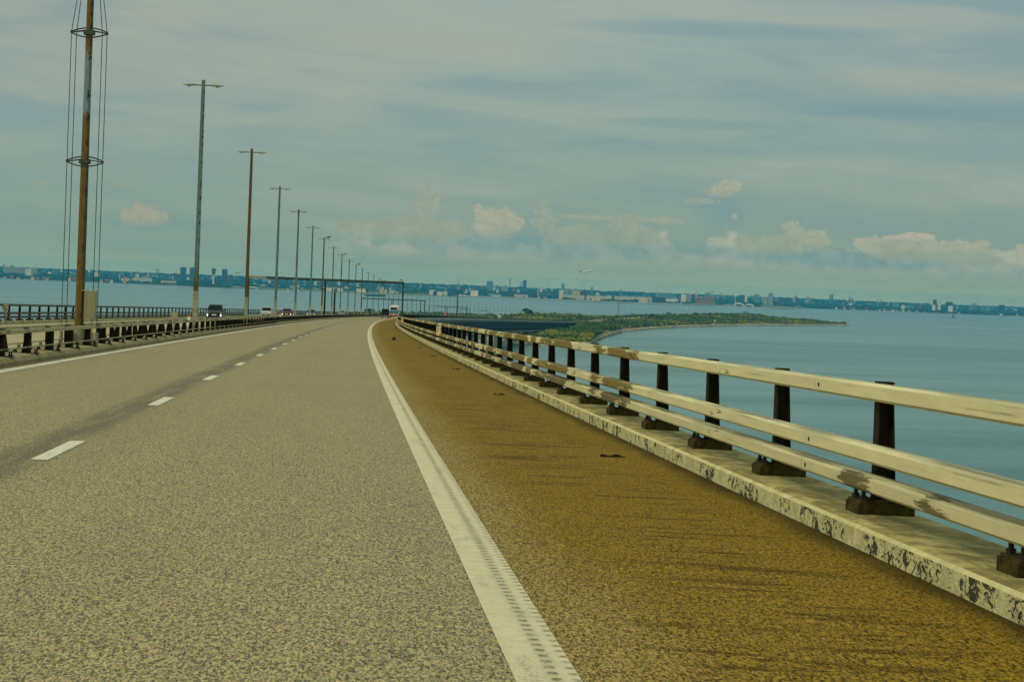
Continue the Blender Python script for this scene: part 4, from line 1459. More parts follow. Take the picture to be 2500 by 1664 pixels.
for k, (x, t, H, R, lab) in enumerate(((1290, .88, 11, 9, 'broad dark tree standing highest behind the distant deck'), (1420, .62, 7, 6, 'dark round tree above the island road'), (905, .6, 9, 8, 'dark tree clump at the foot of the stubby pillar'),
                                       (1592, .45, 7, 6, 'bushy tree beside the island road'), (1620, .35, 6, 6, 'low dark tree right of the island road'), (1700, .7, 6, 7, 'low dark tree at the far bend of the island road'), (2062, .5, 5, 6, 'last bush-like tree at the island tip'))):
    tree('tree', isl_pt(x, t), H, R, lab, 'tree', 'single trees on the island', seed=k + 10)
# road signs at the end of the island road
for x, y, wd, hg, d, lab in ((1634.5, 764.5, 12, 4, 4150, 'dark direction sign board above the island road'), (1822, 763, 12, 5, 5250, 'blue direction sign board at the far bend of the island road')):
    p = AT(x, d); zt = Zat(x, y - hg / 2, d); zb = Zat(x, y + hg / 2, d)
    root = empty('direction_sign', (p.x, p.y, 0), -math.atan2(p.x, p.y), lab, 'road sign')
    W_ = wd / F * d
    b = MB(); b.box((0, 0, (zt + zb) / 2), (W_, .3, zt - zb)); b.build('board', simple('sign_board_blue', (.02, .10, .16) if x < 1700 else (.03, .22, .38)), root)
    for sg in (-1, 1):
        b = MB(); b.tube([(sg * W_ * .4, .3, 6), (sg * W_ * .4, .3, zb)], .15, 5); b.build('leg', M_CONC, root)

# ------------------------------------------------------------------ mainland
shore = [(-200, 8900), (0, 9150), (300, 9000), (560, 8650), (800, 8700), (1000, 8800), (1150, 9000), (1300, 9330), (1450, 8950), (1600, 9250), (1700, 9700), (1780, 10600), (1850, 9900), (1925, 9150), (1960, 10900), (2100, 11200), (2300, 11300), (2500, 11650), (2750, 11700)]


def land_h(x, d):
    e = d - interp(shore, x)
    if e < 0: return -1.0
    flat = 1.0 if 560 < x < 1780 else 0.0
    if x < 560: flat = max(0, (x - 480) / 80)
    if x > 1780: flat = max(0, 1 - (x - 1780) / 80)
    rise = 200 + 900 * flat
    h = 1.5 + 8 * max(0, min(1, (e - rise) / 1500)) + 20 * max(0, min(1, (e - 2000) / 5500))
    return h + 3 * mnoise.noise(Vector((x * .01, d * .0006, 5))) * min(1, e / 1500)


ld = MB(); grid = []
NX, ND = 150, 26
for i in range(NX + 1):
    x = -200 + 2950 * i / NX
    sh0 = interp(shore, x); row = []
    for j in range(ND + 1):
        d = sh0 + (19500 - sh0) * (j / ND) ** 1.8
        p = AT(x, d); p.z = land_h(x, d) if j else -.5
        row.append(ld.vert(p))
    grid.append(row)
for i in range(NX):
    for j in range(ND):
        ld.face((grid[i][j], grid[i + 1][j], grid[i + 1][j + 1], grid[i][j + 1]))
lo_ = ld.build('mainland_ground', M_LAND, None, smooth=True); lo_['kind'] = 'structure'
# airfield grass along the shore
gf = MB(); prev = None
for i in range(60):
    x = 470 + (1120 - 470) * i / 59
    s0_ = interp(shore, x)
    row = []
    for j in range(7):
        d = s0_ + 25 + j * 190; p = AT(x, d); p.z = land_h(x, d) + .6; row.append(gf.vert(p))
    if prev:
        for j in range(6): gf.face((prev[j], row[j], row[j + 1], prev[j + 1]))
    prev = row
ap = MB(); prev = None
for i in range(80):
    x = 1100 + (1800 - 1100) * i / 79
    s0_ = interp(shore, x); row = []
    for j in range(5):
        d = s0_ + 20 + j * 150; p = AT(x, d); p.z = land_h(x, d) + .5; row.append(ap.vert(p))
    if prev:
        for j in range(4): ap.face((prev[j], row[j], row[j + 1], prev[j + 1]))
    prev = row
ao = ap.build('airport_apron', simple('apron_concrete', (.30, .31, .26), .9, 0, .3, .004)); ao['kind'] = 'structure'
go = gf.build('airfield_grass', M_FIELD); go['kind'] = 'structure'

rw = random.Random(11)
wd_ = MB()
for off, xa, xb, hh, dens, step in ((60, -150, 560, 15, .95, 5), (300, -150, 520, 17, .9, 6), (700, -150, 560, 18, .8, 6), (1300, -150, 2650, 17, .72, 6), (2000, -150, 2650, 17, .8, 6), (3000, -150, 2650, 17, .8, 6),
                                    (4200, -150, 2650, 18, .85, 6), (5800, -150, 2650, 20, .9, 5), (7600, -150, 2650, 20, .95, 5), (60, 1958, 2650, 17, .97, 5), (250, 1958, 2650, 19, .95, 5), (600, 1958, 2650, 20, .85, 5), (90, 1330, 1790, 9, .16, 6), (500, 1180, 1790, 13, .35, 6), (900, 560, 1790, 15, .6, 6), (250, 1750, 1850, 16, .9, 4)):
    x = xa
    while x < xb:
        x += rw.uniform(.6, 1.5) * step * .55
        if mnoise.noise(Vector((x * .02, off * .01, 2))) > (dens - .5) * 1.1: continue
        d = interp(shore, x) + off * rw.uniform(.9, 1.15)
        p = AT(x, d)
        r = rw.uniform(6, 17); h = hh * .62 * rw.uniform(.5, 1.0) * (1 + .35 * mnoise.noise(Vector((x * .05, off, 0))))
        wd_.blob((p.x, p.y, land_h(x, d) + h * .4), (r, r, h * .6), rw, .28, 1)
wo = wd_.build('distant_woodland', M_WOOD); tag(wo, 'blue-green belts of trees along the far shore', 'woodland', None, 'stuff')

# ------------------------------------------------------------------ city
def facade(name, col, win, cell=(3.2, 3.0)):
    m, q, bs = mat_base(name)
    t = q.new('ShaderNodeTexCoord').outputs['Object']
    x, y, z = q.sep(t)
    wz = q.m('FRACT', q.m('DIVIDE', z, cell[1]))
    wx = q.m('FRACT', q.m('DIVIDE', q.m('ADD', x, y), cell[0]))
    k = q.m('MULTIPLY', q.ss(q.m('ABSOLUTE', q.m('SUBTRACT', wz, .5)), .30, .22), q.ss(q.m('ABSOLUTE', q.m('SUBTRACT', wx, .5)), .40, .34))
    geo = q.new('ShaderNodeNewGeometry'); nz = q.m('ABSOLUTE', q.sep(geo.outputs['Normal'])[2])
    k = q.m('MULTIPLY', k, q.ss(nz, .6, .3))
    c = q.mix(q.ss(q.noise(t, .06, 4), .35, .65), tuple(a * .85 for a in col), col)
    q.put(bs.inputs['Base Color'], q.mix(q.m('MULTIPLY', k, win), c, (.03, .05, .06)))
    bs.inputs['Roughness'].default_value = .7
    return m


FC = {'white': facade('pale_facade', (.85, .80, .58), .22), 'grey': facade('grey_facade', (.34, .38, .33), .4), 'dark': facade('dark_glass_facade', (.05, .08, .10), .5), 'blue': facade('blue_grey_facade', (.05, .13, .18), .3),
      'beige': facade('beige_facade', (.66, .52, .26), .2), 'brick': facade('brick_facade', (.28, .14, .09), .5), 'hall': facade('pale_metal_hall', (.62, .58, .40), .1, (12, 8)), 'darkhall': facade('dark_hall_cladding', (.03, .06, .09), .2, (12, 6)), 'teal': facade('teal_glass_facade', (.14, .30, .32), .3)}
M_ROOFP = simple('pale_roof', (.45, .44, .38), .8, 0, .2, .05)
M_ROOFR = simple('red_tile_roof', (.33, .13, .07), .8, 0, .2, .05)
M_ROOFD = simple('dark_roof', (.08, .09, .09), .8, 0, .2, .05)


def place(x0, x1, yt, extra, name):
    xm = (x0 + x1) / 2
    d = interp(shore, xm) + extra
    p = AT(xm, d); p.z = land_h(xm, d)
    W_ = (x1 - x0) / F * d
    H_ = Zat(xm, yt, d) - p.z
    return p, d, W_, max(3.0, H_), -math.atan2(p.x, p.y)


def block(x0, x1, yt, extra, fc, label, cat='building', group=None, name='building', depth=None, roof='flat', parts=True, nm_rot=0.0):
    if 1180 < x0 < 1700 and extra < 700: extra = 650 + extra * 1.2
    p, d, W_, H_, rz = place(x0, x1, yt, extra, name)
    root = empty(name, p, rz + nm_rot, label, cat, group)
    D_ = depth or max(14, min(40, W_ * .6))
    if roof == 'flat':
        b = MB(); b.box((0, 0, H_ / 2 - 1.5), (W_, D_, H_ + 3)); b.build('wall', FC[fc], root)
        b = MB(); b.box((0, 0, H_ + .4), (W_ * 1.01, D_ * 1.02, .8)); r_ = b.build('roof', M_ROOFD if fc in ('dark', 'blue', 'darkhall') else M_ROOFP, root)
        if H_ > 18:
            b = MB(); b.box((W_ * .1, 0, H_ + 2.2), (W_ * .4, D_ * .5, 2.8)); b.build('plant_room', FC['grey'], r_)
    elif roof == 'gable':
        hw = H_ * .6
        b = MB(); b.box((0, 0, hw / 2 - 1), (W_, D_, hw + 2)); b.build('wall', FC[fc], root)
        b = MB(); b.prism([(-D_ * .55, hw), (D_ * .55, hw), (0, H_)], -W_ * .52, W_ * .52, 'x'); b.build('roof', M_ROOFR if fc == 'brick' or rw.random() < .5 else M_ROOFD, root)
    return root


def spire(x, yt, extra, wpx, label, mat='dark'):
    p, d, W_, H_, rz = place(x - wpx / 2, x + wpx / 2, yt, extra, '')
    root = empty('church_spire', p, rz, label, 'church')
    b = MB(); b.box((0, 0, H_ * .25), (W_, W_, H_ * .5)); b.build('tower', FC['brick'], root)
    b = MB(); b.tube([(0, 0, H_ * .5), (0, 0, H_ * .62), (0, 0, H_ * .7), (0, 0, H_)], [W_ * .6, W_ * .38, W_ * .3, .3], 8); b.build('spire', M_ROOFD, root)
    b = MB(); b.box((0, W_ * 1.5, H_ * .15), (W_ * .9, W_ * 2.5, H_ * .3)); b.build('nave', FC['brick'], root)


def chimney(x, yt, extra, wpx, label, name='chimney', mat=None, cat='chimney'):
    p, d, W_, H_, rz = place(x - wpx / 2, x + wpx / 2, yt, extra, '')
    root = empty(name, p, rz, label, cat)
    b = MB(); b.tube([(0, 0, -1), (0, 0, H_)], [W_ * .6, W_ * .42], 12); b.build('shaft', mat or FC['blue'], root)
    b = MB(); b.tube([(0, 0, H_ - 4), (0, 0, H_ + .5)], W_ * .47, 12); b.build('rim', M_ROOFD, root)


def crane(x, yt, extra, jl, jr, label, col=(.3, .16, .06)):
    p, d, W_, H_, rz = place(x - .5, x + .5, yt, extra, '')
    m = simple('crane_paint', col, .6)
    root = empty('tower_crane', p, rz, label, 'crane', 'construction cranes on the skyline')
    b = MB(); b.box((0, 0, H_ / 2), (2.4, 2.4, H_)); b.build('tower', m, root)
    k = d / F
    b = MB(); b.tube([(jl * k, 0, H_ - 5), (0, 0, H_ - 3), (jr * k, 0, H_ - 4)], 1.2, 4); b.build('jib', m, root)
    b = MB(); b.tube([(jl * k * .6, 0, H_ - 4), (0, 0, H_ + 5), (jr * k * .7, 0, H_ - 4)], .5, 4); b.build('tie_rod', m, root)
    b = MB(); b.box((jr * k * .85 if abs(jr) < abs(jl) else jl * k * .85, 0, H_ - 7), (4, 3, 4)); b.build('counterweight', M_CONC, root)


named = [
    (440, 454.6, 653, 1500, 'blue', 'leftmost of the three dark blue tower blocks on the left skyline'), (463, 476, 654, 1500, 'blue', 'middle dark blue tower block left of the water tower'), (542, 555.4, 657.4, 1200, 'dark', 'dark blue tower block right of the water tower'),
    (556, 570, 672, 900, 'blue', 'low dark block beside the tower right of the water tower'), (424, 438, 669, 1400, 'blue', 'low dark block left of the three tower blocks'),
    (9, 42, 652, 2200, 'grey', 'wide grey block cluster at the left end of the skyline'), (43, 62, 654, 2300, 'grey', 'grey block beside the leftmost block cluster'), (62.5, 76.5, 656, 1700, 'white', 'white cube-like block in the left suburb'),
    (77, 89, 655, 1900, 'grey', 'grey block right of the white cube-like block'), (26, 31, 648, 2600, 'dark', 'tiny dark tower on top of the left skyline'),
    (230, 243, 664, 1500, 'white', 'small white building right of the round white dome'), (326, 372, 678, 500, 'hall', 'long white hall near the left shore'), (394, 431, 685.5, 150, 'beige', 'sand-coloured hall on the left shore'), (346, 366, 676, 700, 'white', 'white building behind the long white hall'),
    (676, 698, 676, 3500, 'blue', 'blue-grey slab block behind the airfield'), (716, 728, 679, 3800, 'grey', 'faint pale tower behind the airfield'), (740, 750, 680, 3800, 'grey', 'second faint pale tower behind the airfield'), (800, 812, 683, 3500, 'blue', 'blue-grey tower seen under the gantry beam'), (770, 782, 681, 4000, 'grey', 'faint block left of the blue-grey tower under the beam'),
    (640, 662, 678, 3300, 'grey', 'wide faint block behind the airfield, left'),
    (797, 812, 702, 120, 'white', 'white and pink terminal building on the shore'), (814, 838, 703, 150, 'white', 'white terminal wing behind the dark dome'), (871, 893, 704.5, 160, 'white', 'white airport building left of the blue ship'), (926, 946, 706, 200, 'beige', 'beige airport building behind the blue ship'), (950, 966, 708, 120, 'hall', 'pale hall above the second gantry'),
    (1049, 1062, 708, 260, 'white', 'white tower-topped building left of the white gate building'), (1068, 1081, 712, 60, 'white', 'white gate-shaped building on the shore'), (1082, 1093, 712, 60, 'white', 'white block joined to the gate-shaped building'), (1058, 1068, 712, 90, 'darkhall', 'dark blue hall between two white shore buildings'), (1094, 1112, 715, 120, 'darkhall', 'dark low hall right of the white gate building'),
    (1188, 1204, 686.7, 4200, 'teal', 'pale blue slab tower on the skyline right of the tall slim mast'), (1209, 1221, 697.5, 3800, 'teal', 'low pale block right of the blue slab tower'), (1276.6, 1285.4, 684.5, 3500, 'blue', 'tall dark blue tower beside the twin chimneys'), (1226, 1240, 698, 3700, 'grey', 'faint block left of the tall chimney'), (1262, 1276, 700, 3400, 'blue', 'low block at the foot of the twin chimneys'),
    (1371, 1378.4, 692.6, 4000, 'teal', 'pale tower left of the thin radio mast'), (1443, 1447.5, 701, 3600, 'teal', 'thin pale tower right of the radio mast'), (1365.7, 1376, 708, 1100, 'white', 'white block above the long pale hangar'), (1378, 1387, 706, 1100, 'grey', 'grey-teal block left part above the hangar'), (1388, 1397, 706.5, 1050, 'teal', 'teal block right part above the hangar'), (1398, 1416.6, 710, 900, 'beige', 'beige block above the hangar'), (1417.5, 1424, 711, 1000, 'dark', 'dark block between beige blocks'), (1426, 1436, 710, 1200, 'dark', 'dark block at the foot of the radio mast'),
    (1375, 1427.7, 720, 260, 'hall', 'long pale hangar with flat roof'), (1432, 1479, 722, 320, 'hall', 'pale hangar behind the glossy fuel tanks'), (1480, 1494, 722.5, 300, 'white', 'white shed right of the fuel tanks'), (1500.6, 1540, 723.5, 300, 'hall', 'left half of the long grey-beige hangar'), (1540.5, 1583, 725, 300, 'hall', 'right half of the long grey-beige hangar'), (1584, 1592, 727, 280, 'white', 'white end bay left of the dark blue hangar'), (1592.8, 1626, 725.7, 280, 'darkhall', 'long dark blue hangar between two white halls'), (1626.6, 1656, 729.5, 260, 'white', 'white hall right of the dark blue hangar'),
    (1548, 1560, 730.5, 180, 'darkhall', 'small dark door building in front of the long hangar'), (1608, 1647, 715.5, 1800, 'teal', 'wide blue-grey office block behind the dark blue hangar'),
    (1664, 1676, 719, 300, 'white', 'tall white silo block, left'), (1677.6, 1688, 719, 320, 'grey', 'tall grey silo block, right'), (1700.5, 1722, 726, 500, 'brick', 'red brick framed building under the large crane, left half'), (1722.5, 1746, 724, 500, 'brick', 'red brick framed building under the large crane, right half'), (1719.6, 1735, 715.5, 2200, 'teal', 'pale blue block behind the brick framed building'),
    (1192.5, 1224, 719, 120, 'hall', 'beige hall on the shore below the slab tower'), (1225, 1264, 714, 400, 'darkhall', 'dark blue airport pier, left part'), (1265, 1312, 716, 300, 'darkhall', 'dark blue airport pier, right part'), (1313, 1336, 725, 60, 'white', 'low white sheds on the shore'), (1337, 1352, 720, 350, 'blue', 'blue-grey box left of the long pale hangar'), (1256, 1290, 719, 900, 'hall', 'long thin pale roof over the airport pier'), (1150, 1168, 709, 500, 'white', 'small white terminal with roof tower'),
    (1805, 1819, 720.6, 2200, 'blue', 'blue-grey block right of the white shore mast'), (1841, 1854, 719, 2200, 'teal', 'pale block left of the light tower block'), (1876, 1887.6, 715.5, 1500, 'grey', 'light tower block, tallest right of the domes'), (1860, 1874, 725, 1800, 'grey', 'low block left of the light tower block'), (1900, 1913, 725.5, 2500, 'blue', 'faint block right of the light tower block'), (1920, 1932, 726.5, 2500, 'blue', 'faint block left of the tallest spire'), (1943, 1950, 726, 2200, 'blue', 'small block touching the tallest spire'),
    (2025, 2029, 720, 3500, 'teal', 'faint thin high-rise, left of a pair'), (2030, 2034, 718, 3500, 'teal', 'faint thin high-rise, right of a pair'), (2179, 2195, 737.5, 2500, 'teal', 'faint wide block right of the twin spires'),
    (2201, 2209, 745, 300, 'white', 'white block on the right shore, first right of the spires'), (2233, 2242.5, 743, 500, 'dark', 'dark block on the right shore'), (2243.5, 2248.5, 745, 450, 'blue', 'thin block right of the dark shore block'), (2250, 2258.5, 744.5, 600, 'dark', 'second dark block on the right shore'), (2277.6, 2286.6, 732, 700, 'dark', 'dark blue high-rise, tallest on the right'), (2276.5, 2284, 744.5, 200, 'white', 'white block at the foot of the tallest right high-rise'), (2289.6, 2297, 740, 700, 'white', 'pale tower right of the tallest high-rise'),
    (2308.7, 2326.5, 737.6, 800, 'dark', 'wide dark blue block near the lighthouse'), (2315.6, 2326.5, 747, 250, 'white', 'white block in front of the wide dark block'), (2366, 2375, 745, 1500, 'teal', 'faint block right of the lighthouse, first'), (2379, 2386, 745, 1500, 'teal', 'faint block under the thin right mast'), (2394, 2403, 745.5, 1500, 'teal', 'faint block third right of the lighthouse'), (2409, 2418, 746.5, 1500, 'teal', 'faint block fourth right of the lighthouse'), (2438.6, 2454, 745, 600, 'dark', 'dark block near the right end of the skyline'), (2264, 2276, 744, 700, 'blue', 'block left of the tallest right high-rise'),
]
for x0, x1, yt, ex, fc, lab in named:
    block(x0, x1, yt, ex, fc, lab)

chimney(1244.8, 680, 3600, 2.0, 'tall single chimney on the skyline, left of the twin chimneys')
chimney(1270.6, 688, 3300, 1.5, 'left one of the twin chimneys')
chimney(1274.4, 688.5, 3300, 1.5, 'right one of the twin chimneys')
chimney(293, 667, 900, 1.6, 'thin white chimney among trees on the left shore', mat=M_WHITE)
chimney(1420.5, 688, 2500, .8, 'thin radio mast above the beige block', 'radio_mast', M_CABLE, 'mast')
chimney(1664, 696, 500, 1.0, 'thin white mast above the silo blocks', 'radio_mast', M_WHITE, 'mast')
chimney(1796, 713, 700, 1.3, 'white mast left of the domed building', 'radio_mast', M_WHITE, 'mast')
chimney(1833.5, 716, 2500, .8, 'thin dark mast on the skyline between two blocks', 'radio_mast', M_CABLE, 'mast')
chimney(2385, 732, 1400, .9, 'thin mast near the right end of the skyline', 'radio_mast', M_CABLE, 'mast')
spire(1941, 714, 2300, 3.2, 'tallest thin church spire on the right skyline')
spire(2074, 722, 2500, 4.2, 'broad dark church spire')
spire(2048.5, 730, 2600, 2.2, 'small church spire left of the broad dark one')
spire(2142.7, 729.5, 2000, 2.4, 'left one of the twin church spires')
spire(2151, 728, 2000, 2.4, 'right one of the twin church spires')
spire(2113.5, 737, 2600, 1.8, 'tiny spire left of the twin spires')
crane(384, 657, 2500, -7, 10, 'pale tower crane on the left skyline', (.25, .24, .18))
crane(581, 664, 2800, -6, 9, 'faint tower crane right of the water tower', (.25, .24, .18))
crane(1737.4, 710, 700, -14, 5, 'largest tower crane, above the brick framed building', (.35, .22, .08))
crane(1698, 716, 900, -9, 4, 'small orange crane left of the largest crane', (.5, .16, .03))
crane(1761.6, 714, 1500, -3, 6, 'faint crane right of the largest crane', (.25, .2, .1))
crane(1980, 727, 2800, -8, 8, 'tiny crane right of the tallest spire', (.25, .2, .1))

# water tower
p, d, W_, H_, rz = place(516.6, 526.8, 655, 900, '')
root = empty('water_tower', p, rz, 'mushroom-shaped water tower between the dark tower blocks', 'water tower')
b = MB(); b.tube([(0, 0, -1), (0, 0, H_ * .65)], [W_ * .22, W_ * .16], 14); b.build('shaft', FC['white'], root)
b = MB(); b.tube([(0, 0, H_ * .62), (0, 0, H_ * .72), (0, 0, H_ * .95), (0, 0, H_)], [W_ * .2, W_ * .42, W_ * .5, W_ * .48], 18); b.build('tank', FC['dark'], root)
# round radar dome
p, d, W_, H_, rz = place(215.5, 221.5, 659.5, 1300, '')
root = empty('radar_dome', p, rz, 'round white dome above the trees left', 'dome')
b = MB(); b.blob((0, 0, H_ - W_ * .5), (W_ * .5, W_ * .5, W_ * .5), rw, 0, 2, -2); b.build('dome', M_WHITE, root, smooth=True)
b = MB(); b.tube([(0, 0, -1), (0, 0, H_ - W_ * .8)], W_ * .2, 10); b.build('tower', FC['grey'], root)
# fuel tanks
for k, x in enumerate((1449.5, 1457, 1464.5)):
    p, d, W_, H_, rz = place(x - 3.6, x + 3.6, 728, 60, '')
    root = empty('fuel_tank', p, rz, ['left one of three glossy beige tanks on the shore', 'middle one of three glossy beige tanks on the shore', 'right one of three glossy beige tanks on the shore'][k], 'tank', 'beige tanks on the shore')
    b = MB(); b.tube([(0, 0, -1), (0, 0, H_ * .85), (0, 0, H_)], [W_ / 2, W_ / 2, W_ * .3], 18); b.build('shell', simple('beige_tank_paint', (.62, .50, .33), .25), root)
    b = MB(); b.tube([(W_ * .1, 0, H_), (W_ * .1, 0, H_ + 1)], .4, 6); b.build('vent', M_CHROME, root)
# dark dome by the terminal
p, d, W_, H_, rz = place(815, 825, 703.5, 70, '')
root = empty('dark_dome', p, rz, 'dark blue rounded tank in front of the white terminal', 'tank')
b = MB(); b.tube([(0, 0, -1), (0, 0, H_ * .6), (0, 0, H_ * .9), (0, 0, H_)], [W_ * .45, W_ * .5, W_ * .35, W_ * .1], 18); b.build('shell', FC['darkhall'], root)
b = MB(); b.box((0, 0, H_ + 1), (2, 2, 2)); b.build('vent', M_CHROME, root)
# pale arched building
for x0, x1, yt, lab in ((1792, 1818, 738, 'pale arched hall on the point, left and larger'), (1818.5, 1842, 741, 'low pale arched hall right of the larger one')):
    p, d, W_, H_, rz = place(x0, x1, yt, 60, '')
    root = empty('arched_hall', p, rz, lab, 'building')
    b = MB(); b.prism([(W_ / 2 * math.cos(a), H_ * math.sin(a) - .5) for a in [pi * k / 14 for k in range(15)]], -20, 20, 'y'); b.build('shell', FC['white'], root)
    b = MB(); b.box((0, -20.3, H_ * .25), (W_ * .6, .6, H_ * .4)); b.build('glass_front', FC['dark'], root)
# pointed white house on the left shore
block(301, 311, 672, 250, 'white', 'white house with steep pointed roof on the left shore', roof='gable', depth=30, nm_rot=pi / 2)

# shore houses and filler town buildings: too small and alike to tell apart one by one
hz_ = [(12, 675), (30, 673), (45, 676), (80, 674), (92, 677), (108, 676), (116, 678), (170, 676), (182, 679), (248, 680), (262, 682), (273, 682), (305, 681)]
for x, yt in hz_:
    block(x - rw.uniform(2.5, 4.5), x + rw.uniform(2.5, 4.5), yt, rw.uniform(8, 40), rw.choice(['white', 'white', 'beige', 'brick']), 'small gabled house at the water on the left shore', 'house', 'houses on the left shore', 'house', roof='gable')
for k in range(34):
    x = 1985 + k * 15 + rw.uniform(-5, 5)
    if x > 2495: break
    block(x - rw.uniform(1.5, 3.5), x + rw.uniform(1.5, 3.5), HZ(x) + 21.5 + rw.uniform(-1, 2), rw.uniform(8, 90), rw.choice(['white', 'white', 'beige']), 'small pale house at the water on the right shore', 'house', 'houses on the right shore', 'house', roof='gable')
for k in range(90):
    x = rw.uniform(560, 1800)
    ex = rw.uniform(350, 1900)
    wpx = rw.uniform(3, 11)
    d = interp(shore, x) + ex
    ht = rw.uniform(5, 12)
    yt = HZ(x) + (ZC - land_h(x, d) - ht) / d * F
    block(x - wpx / 2, x + wpx / 2, yt, ex, rw.choice(['white', 'hall', 'grey', 'beige', 'darkhall', 'blue']), 'small low airport-side building among many alike', 'building', 'low buildings behind the airport shore', depth=30)
for k in range(170):
    x = rw.uniform(-10, 2500)
    if 560 < x < 900 and rw.random() < .5: continue
    ex = rw.uniform(1500, 5200)
    wpx = rw.uniform(2, 8)
    d = interp(shore, x) + ex
    ht = rw.uniform(11, 24) if rw.random() < .85 else rw.uniform(26, 42)
    yt = HZ(x) + (ZC - land_h(x, d) - ht) / d * F
    block(x - wpx / 2, x + wpx / 2, yt, ex, rw.choice(['white', 'white', 'grey', 'grey', 'teal', 'teal', 'blue', 'beige', 'brick']), 'small distant town block among the trees', 'building', 'distant town blocks')

# ------------------------------------------------------------------ boats, ship, lighthouse
M_SAIL = simple('sail_cloth', (.75, .74, .66), .7, 0, .05)


def sailboat(x, yb, yt, label, two=True):
    p = G(x, yb, 0); d = math.hypot(p.x, p.y); H_ = (yb - yt) / F * d
    root = empty('sailboat', (p.x, p.y, 0), -math.atan2(p.x, p.y) + .3, label, 'sailboat', 'sailing boats near the far shore')
    L = H_ * .8
    b = MB(); loft(b, [[(-L / 2, -.8, .1), (-L / 2, .8, .1), (-L / 2, 1.0, 1.1), (-L / 2, -1.0, 1.1)], [(0, -1.3, -.2), (0, 1.3, -.2), (0, 1.6, 1.0), (0, -1.6, 1.0)], [(L / 2, -.1, .5), (L / 2, .1, .5), (L / 2, .15, 1.4), (L / 2, -.15, 1.4)]]); b.build('hull', M_WHITE, root)
    b = MB(); b.tube([(0, 0, .8), (0, 0, H_)], .12, 6); b.build('mast', M_CHROME, root)
    b = MB(); b.prism([(-.1, 1.8), (-.1, H_ * .97), (-L * .45, 1.8)], -.04, .04, 'y'); b.build('mainsail', M_SAIL, root)
    if two:
        b = MB(); b.prism([(.15, 1.6), (.15, H_ * .85), (L * .45, 1.6)], -.04, .04, 'y'); b.build('jib', M_SAIL, root)


sailboat(2024.8, 761.5, 754.5, 'white sailboat right of the island tip')
sailboat(2116.5, 760.3, 755.5, 'small white sailboat by the right shore, left one')
sailboat(1677, 755.5, 747, 'white sailboat below the silo blocks')
sailboat(1944, 753.2, 748, 'small sailboat below the tallest spire')
sailboat(702.6, 711.5, 701.4, 'white sailboat off the airfield, between two lamp posts')
sailboat(727.5, 711.3, 703, 'second white sailboat off the airfield, just right')
sailboat(626.5, 707.5, 700.5, 'white sailboat off the airfield, nearest the third lamp post')
sailboat(2347, 774.8, 771.5, 'tiny white boat right of the lighthouse', False)
sailboat(2362.7, 776.8, 773.5, 'tiny white boat second right of the lighthouse', False)
sailboat(2183, 763.5, 760, 'tiny white boat near the right shore', False)
p = G(916, 723, 0); d = math.hypot(p.x, p.y); L = 49 / F * d
root = empty('cargo_ship', (p.x, p.y, 0), -math.atan2(p.x, p.y), 'long dark blue cargo ship lying off the airport shore', 'ship')
b = MB(); hh = 4.2 / F * d
loft(b, [[(-L / 2, 0, 1), (-L / 2, 1, 1), (-L / 2 - 4, 1, hh * 1.15), (-L / 2 - 4, 0, hh * 1.15)], [(-L * .4, -5, -1), (-L * .4, 5, -1), (-L * .4, 6, hh), (-L * .4, -6, hh)], [(L * .42, -5, -1), (L * .42, 5, -1), (L * .42, 6, hh), (L * .42, -6, hh)], [(L / 2, -2, 1), (L / 2, 2, 1), (L / 2 + 2, 3, hh * 1.05), (L / 2 + 2, -3, hh * 1.05)]])
b.build('hull', simple('ship_blue_paint', (.012, .07, .16), .5), root)
b = MB(); b.box((L * .40, 0, hh + 2.2), (7, 8, 4.4)); b.build('bridge_house', M_CONC, root)
b = MB(); b.box((-L * .05, 0, hh + .5), (L * .7, 7, 1.0)); b.build('hatch_cover', simple('hatch_green', (.12, .25, .2), .6), root)
p = G(2327.5, 775, 0); d = math.hypot(p.x, p.y); k = d / F
root = empty('lighthouse', (p.x, p.y, 0), 0, 'small dark lighthouse on a round base in the sea, right', 'lighthouse')
b = MB(); b.tube([(0, 0, -.5), (0, 0, 1.6 * k)], [5.2 * k, 4.6 * k], 16); b.build('base', M_ROOFD, root)
b = MB(); b.tube([(-.6 * k, 0, 1.4 * k), (-.6 * k, 0, 7.2 * k), (-.6 * k, 0, 7.3 * k), (-.6 * k, 0, 8.6 * k), (-.6 * k, 0, 9.2 * k)], [1.5 * k, 1.1 * k, .8 * k, .8 * k, .1], 12); b.build('tower', FC['dark'], root)
b = MB(); b.box((.9 * k, 0, 2.6 * k), (2.2 * k, 2 * k, 2.2 * k)); b.build('keeper_house', FC['dark'], root)

# parked airliner at the airport and the one climbing out
M_PLANE = simple('airliner_white', (.80, .77, .66), .35, 0, .04)
M_TAIL = simple('airliner_blue_tail', (.015, .06, .16), .4)
M_BELLY = simple('airliner_rust_engine', (.30, .09, .03), .4)


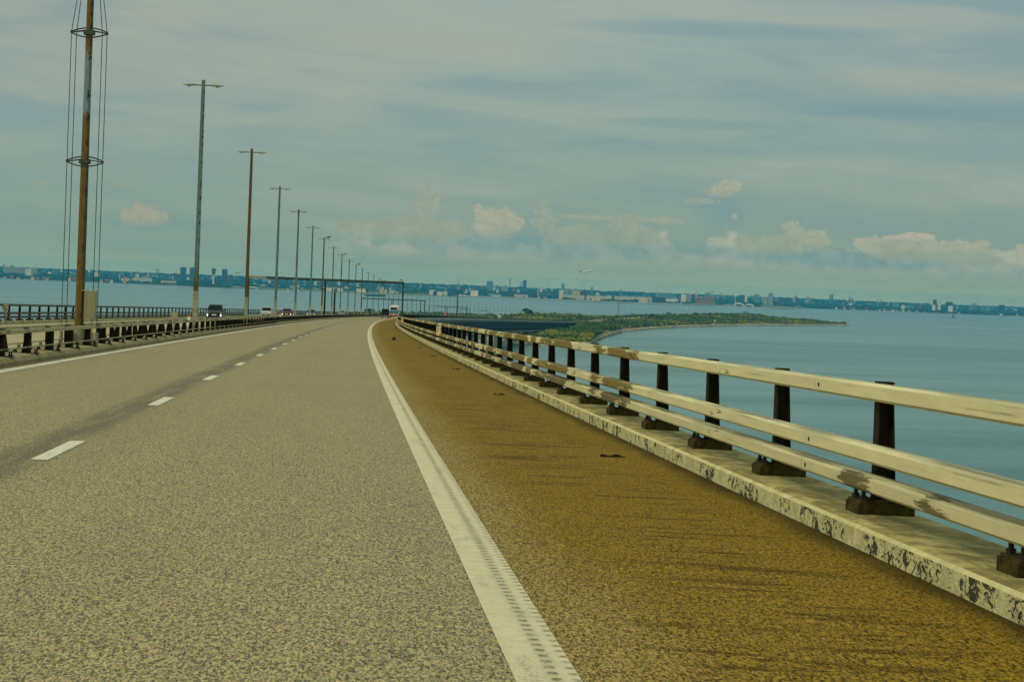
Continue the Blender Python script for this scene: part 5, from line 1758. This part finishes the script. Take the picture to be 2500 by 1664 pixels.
def airliner(loc, rot, L, label):
    root = empty('airliner', loc, 0, label, 'aeroplane'); root.rotation_euler = rot
    k = L / 40.0
    b = MB(); secs = []
    for x, r, z in ((-20, .3, 1.0), (-17, 1.0, .7), (-12, 1.75, .2), (-6, 2.0, 0), (14, 2.0, 0), (17.5, 1.6, -.1), (19.3, .9, -.3), (20, .2, -.45)):
        secs.append([(x * k, r * k * math.cos(a), (z + r * math.sin(a)) * k) for a in [2 * pi * j / 12 for j in range(12)]])
    loft(b, secs); b.build('fuselage', M_PLANE, root, smooth='auto')
    for sg in (-1, 1):
        b = MB()
        r1 = [(5, 1.6, -.8), (-2.5, 1.6, -.8), (-2.5, 1.6, -1.3), (5, 1.6, -1.3)]; r2 = [(-4.5, 17, .9), (-6.2, 17, .9), (-6.2, 17, .75), (-4.5, 17, .75)]
        loft(b, [[(x * k, y * k * sg, z * k) for x, y, z in r] for r in (r1, r2)]); wg = b.build('wing', M_PLANE, root)
        b = MB(); b.tube([(4.6 * k, sg * 5.8 * k, -2.0 * k), (4.2 * k, sg * 5.8 * k, -2.0 * k), (.6 * k, sg * 5.8 * k, -1.8 * k)], [.9 * k, 1.15 * k, .7 * k], 12); b.build('engine', M_BELLY, wg)
        b = MB()
        r1 = [(-15.5, .6, .9), (-18.5, .6, .9), (-18.5, .6, .7), (-15.5, .6, .7)]; r2 = [(-18.6, 6, 1.4), (-19.8, 6, 1.4), (-19.8, 6, 1.3), (-18.6, 6, 1.3)]
        loft(b, [[(x * k, y * k * sg, z * k) for x, y, z in r] for r in (r1, r2)]); b.build('tailplane', M_PLANE, root)
    b = MB(); b.prism([(-13.5 * k, 1.6 * k), (-18.8 * k, 1.2 * k), (-20.6 * k, 7.2 * k), (-18.6 * k, 7.2 * k)], -.2 * k, .2 * k, 'y'); b.build('tail_fin', M_TAIL, root)
    return root


dA = 6600.0
pA = AT(1430, dA); pA.z = Zat(1430, 662.5, dA)
airliner(pA, (math.radians(-4), math.radians(-18), -math.atan2(pA.x, pA.y) + .28), 38, 'white airliner with blue tail climbing above the skyline')
for x, ex, lab, rz in ((1129, 250, 'white airliner parked at the airport, right of the white gate building', .5), (617, 350, 'white airliner parked on the airfield left', 2.6)):
    p = AT(x, interp(shore, x) + ex); p.z = land_h(x, interp(shore, x) + ex) + 3.6
    airliner(p, (0, 0, rz), 40, lab)

# ------------------------------------------------------------------ haze
m = bpy.data.materials.new('sea_haze'); m.use_nodes = True; m.node_tree.nodes.clear()
q = NT(m.node_tree)
pv = q.new('ShaderNodeVolumePrincipled')
pv.inputs['Color'].default_value = (0.06, 0.60, 1.0, 1)
pv.inputs['Density'].default_value = 4.2e-5
pv.inputs['Anisotropy'].default_value = 0.0
q.l.new(pv.outputs[0], q.new('ShaderNodeOutputMaterial').inputs['Volume'])
b = MB(); b.box((1000, 10800, 55.5), (33000, 21900, 113)); hz = b.build('haze', m); hz['kind'] = 'stuff'
hz['label'] = 'blue sea haze'
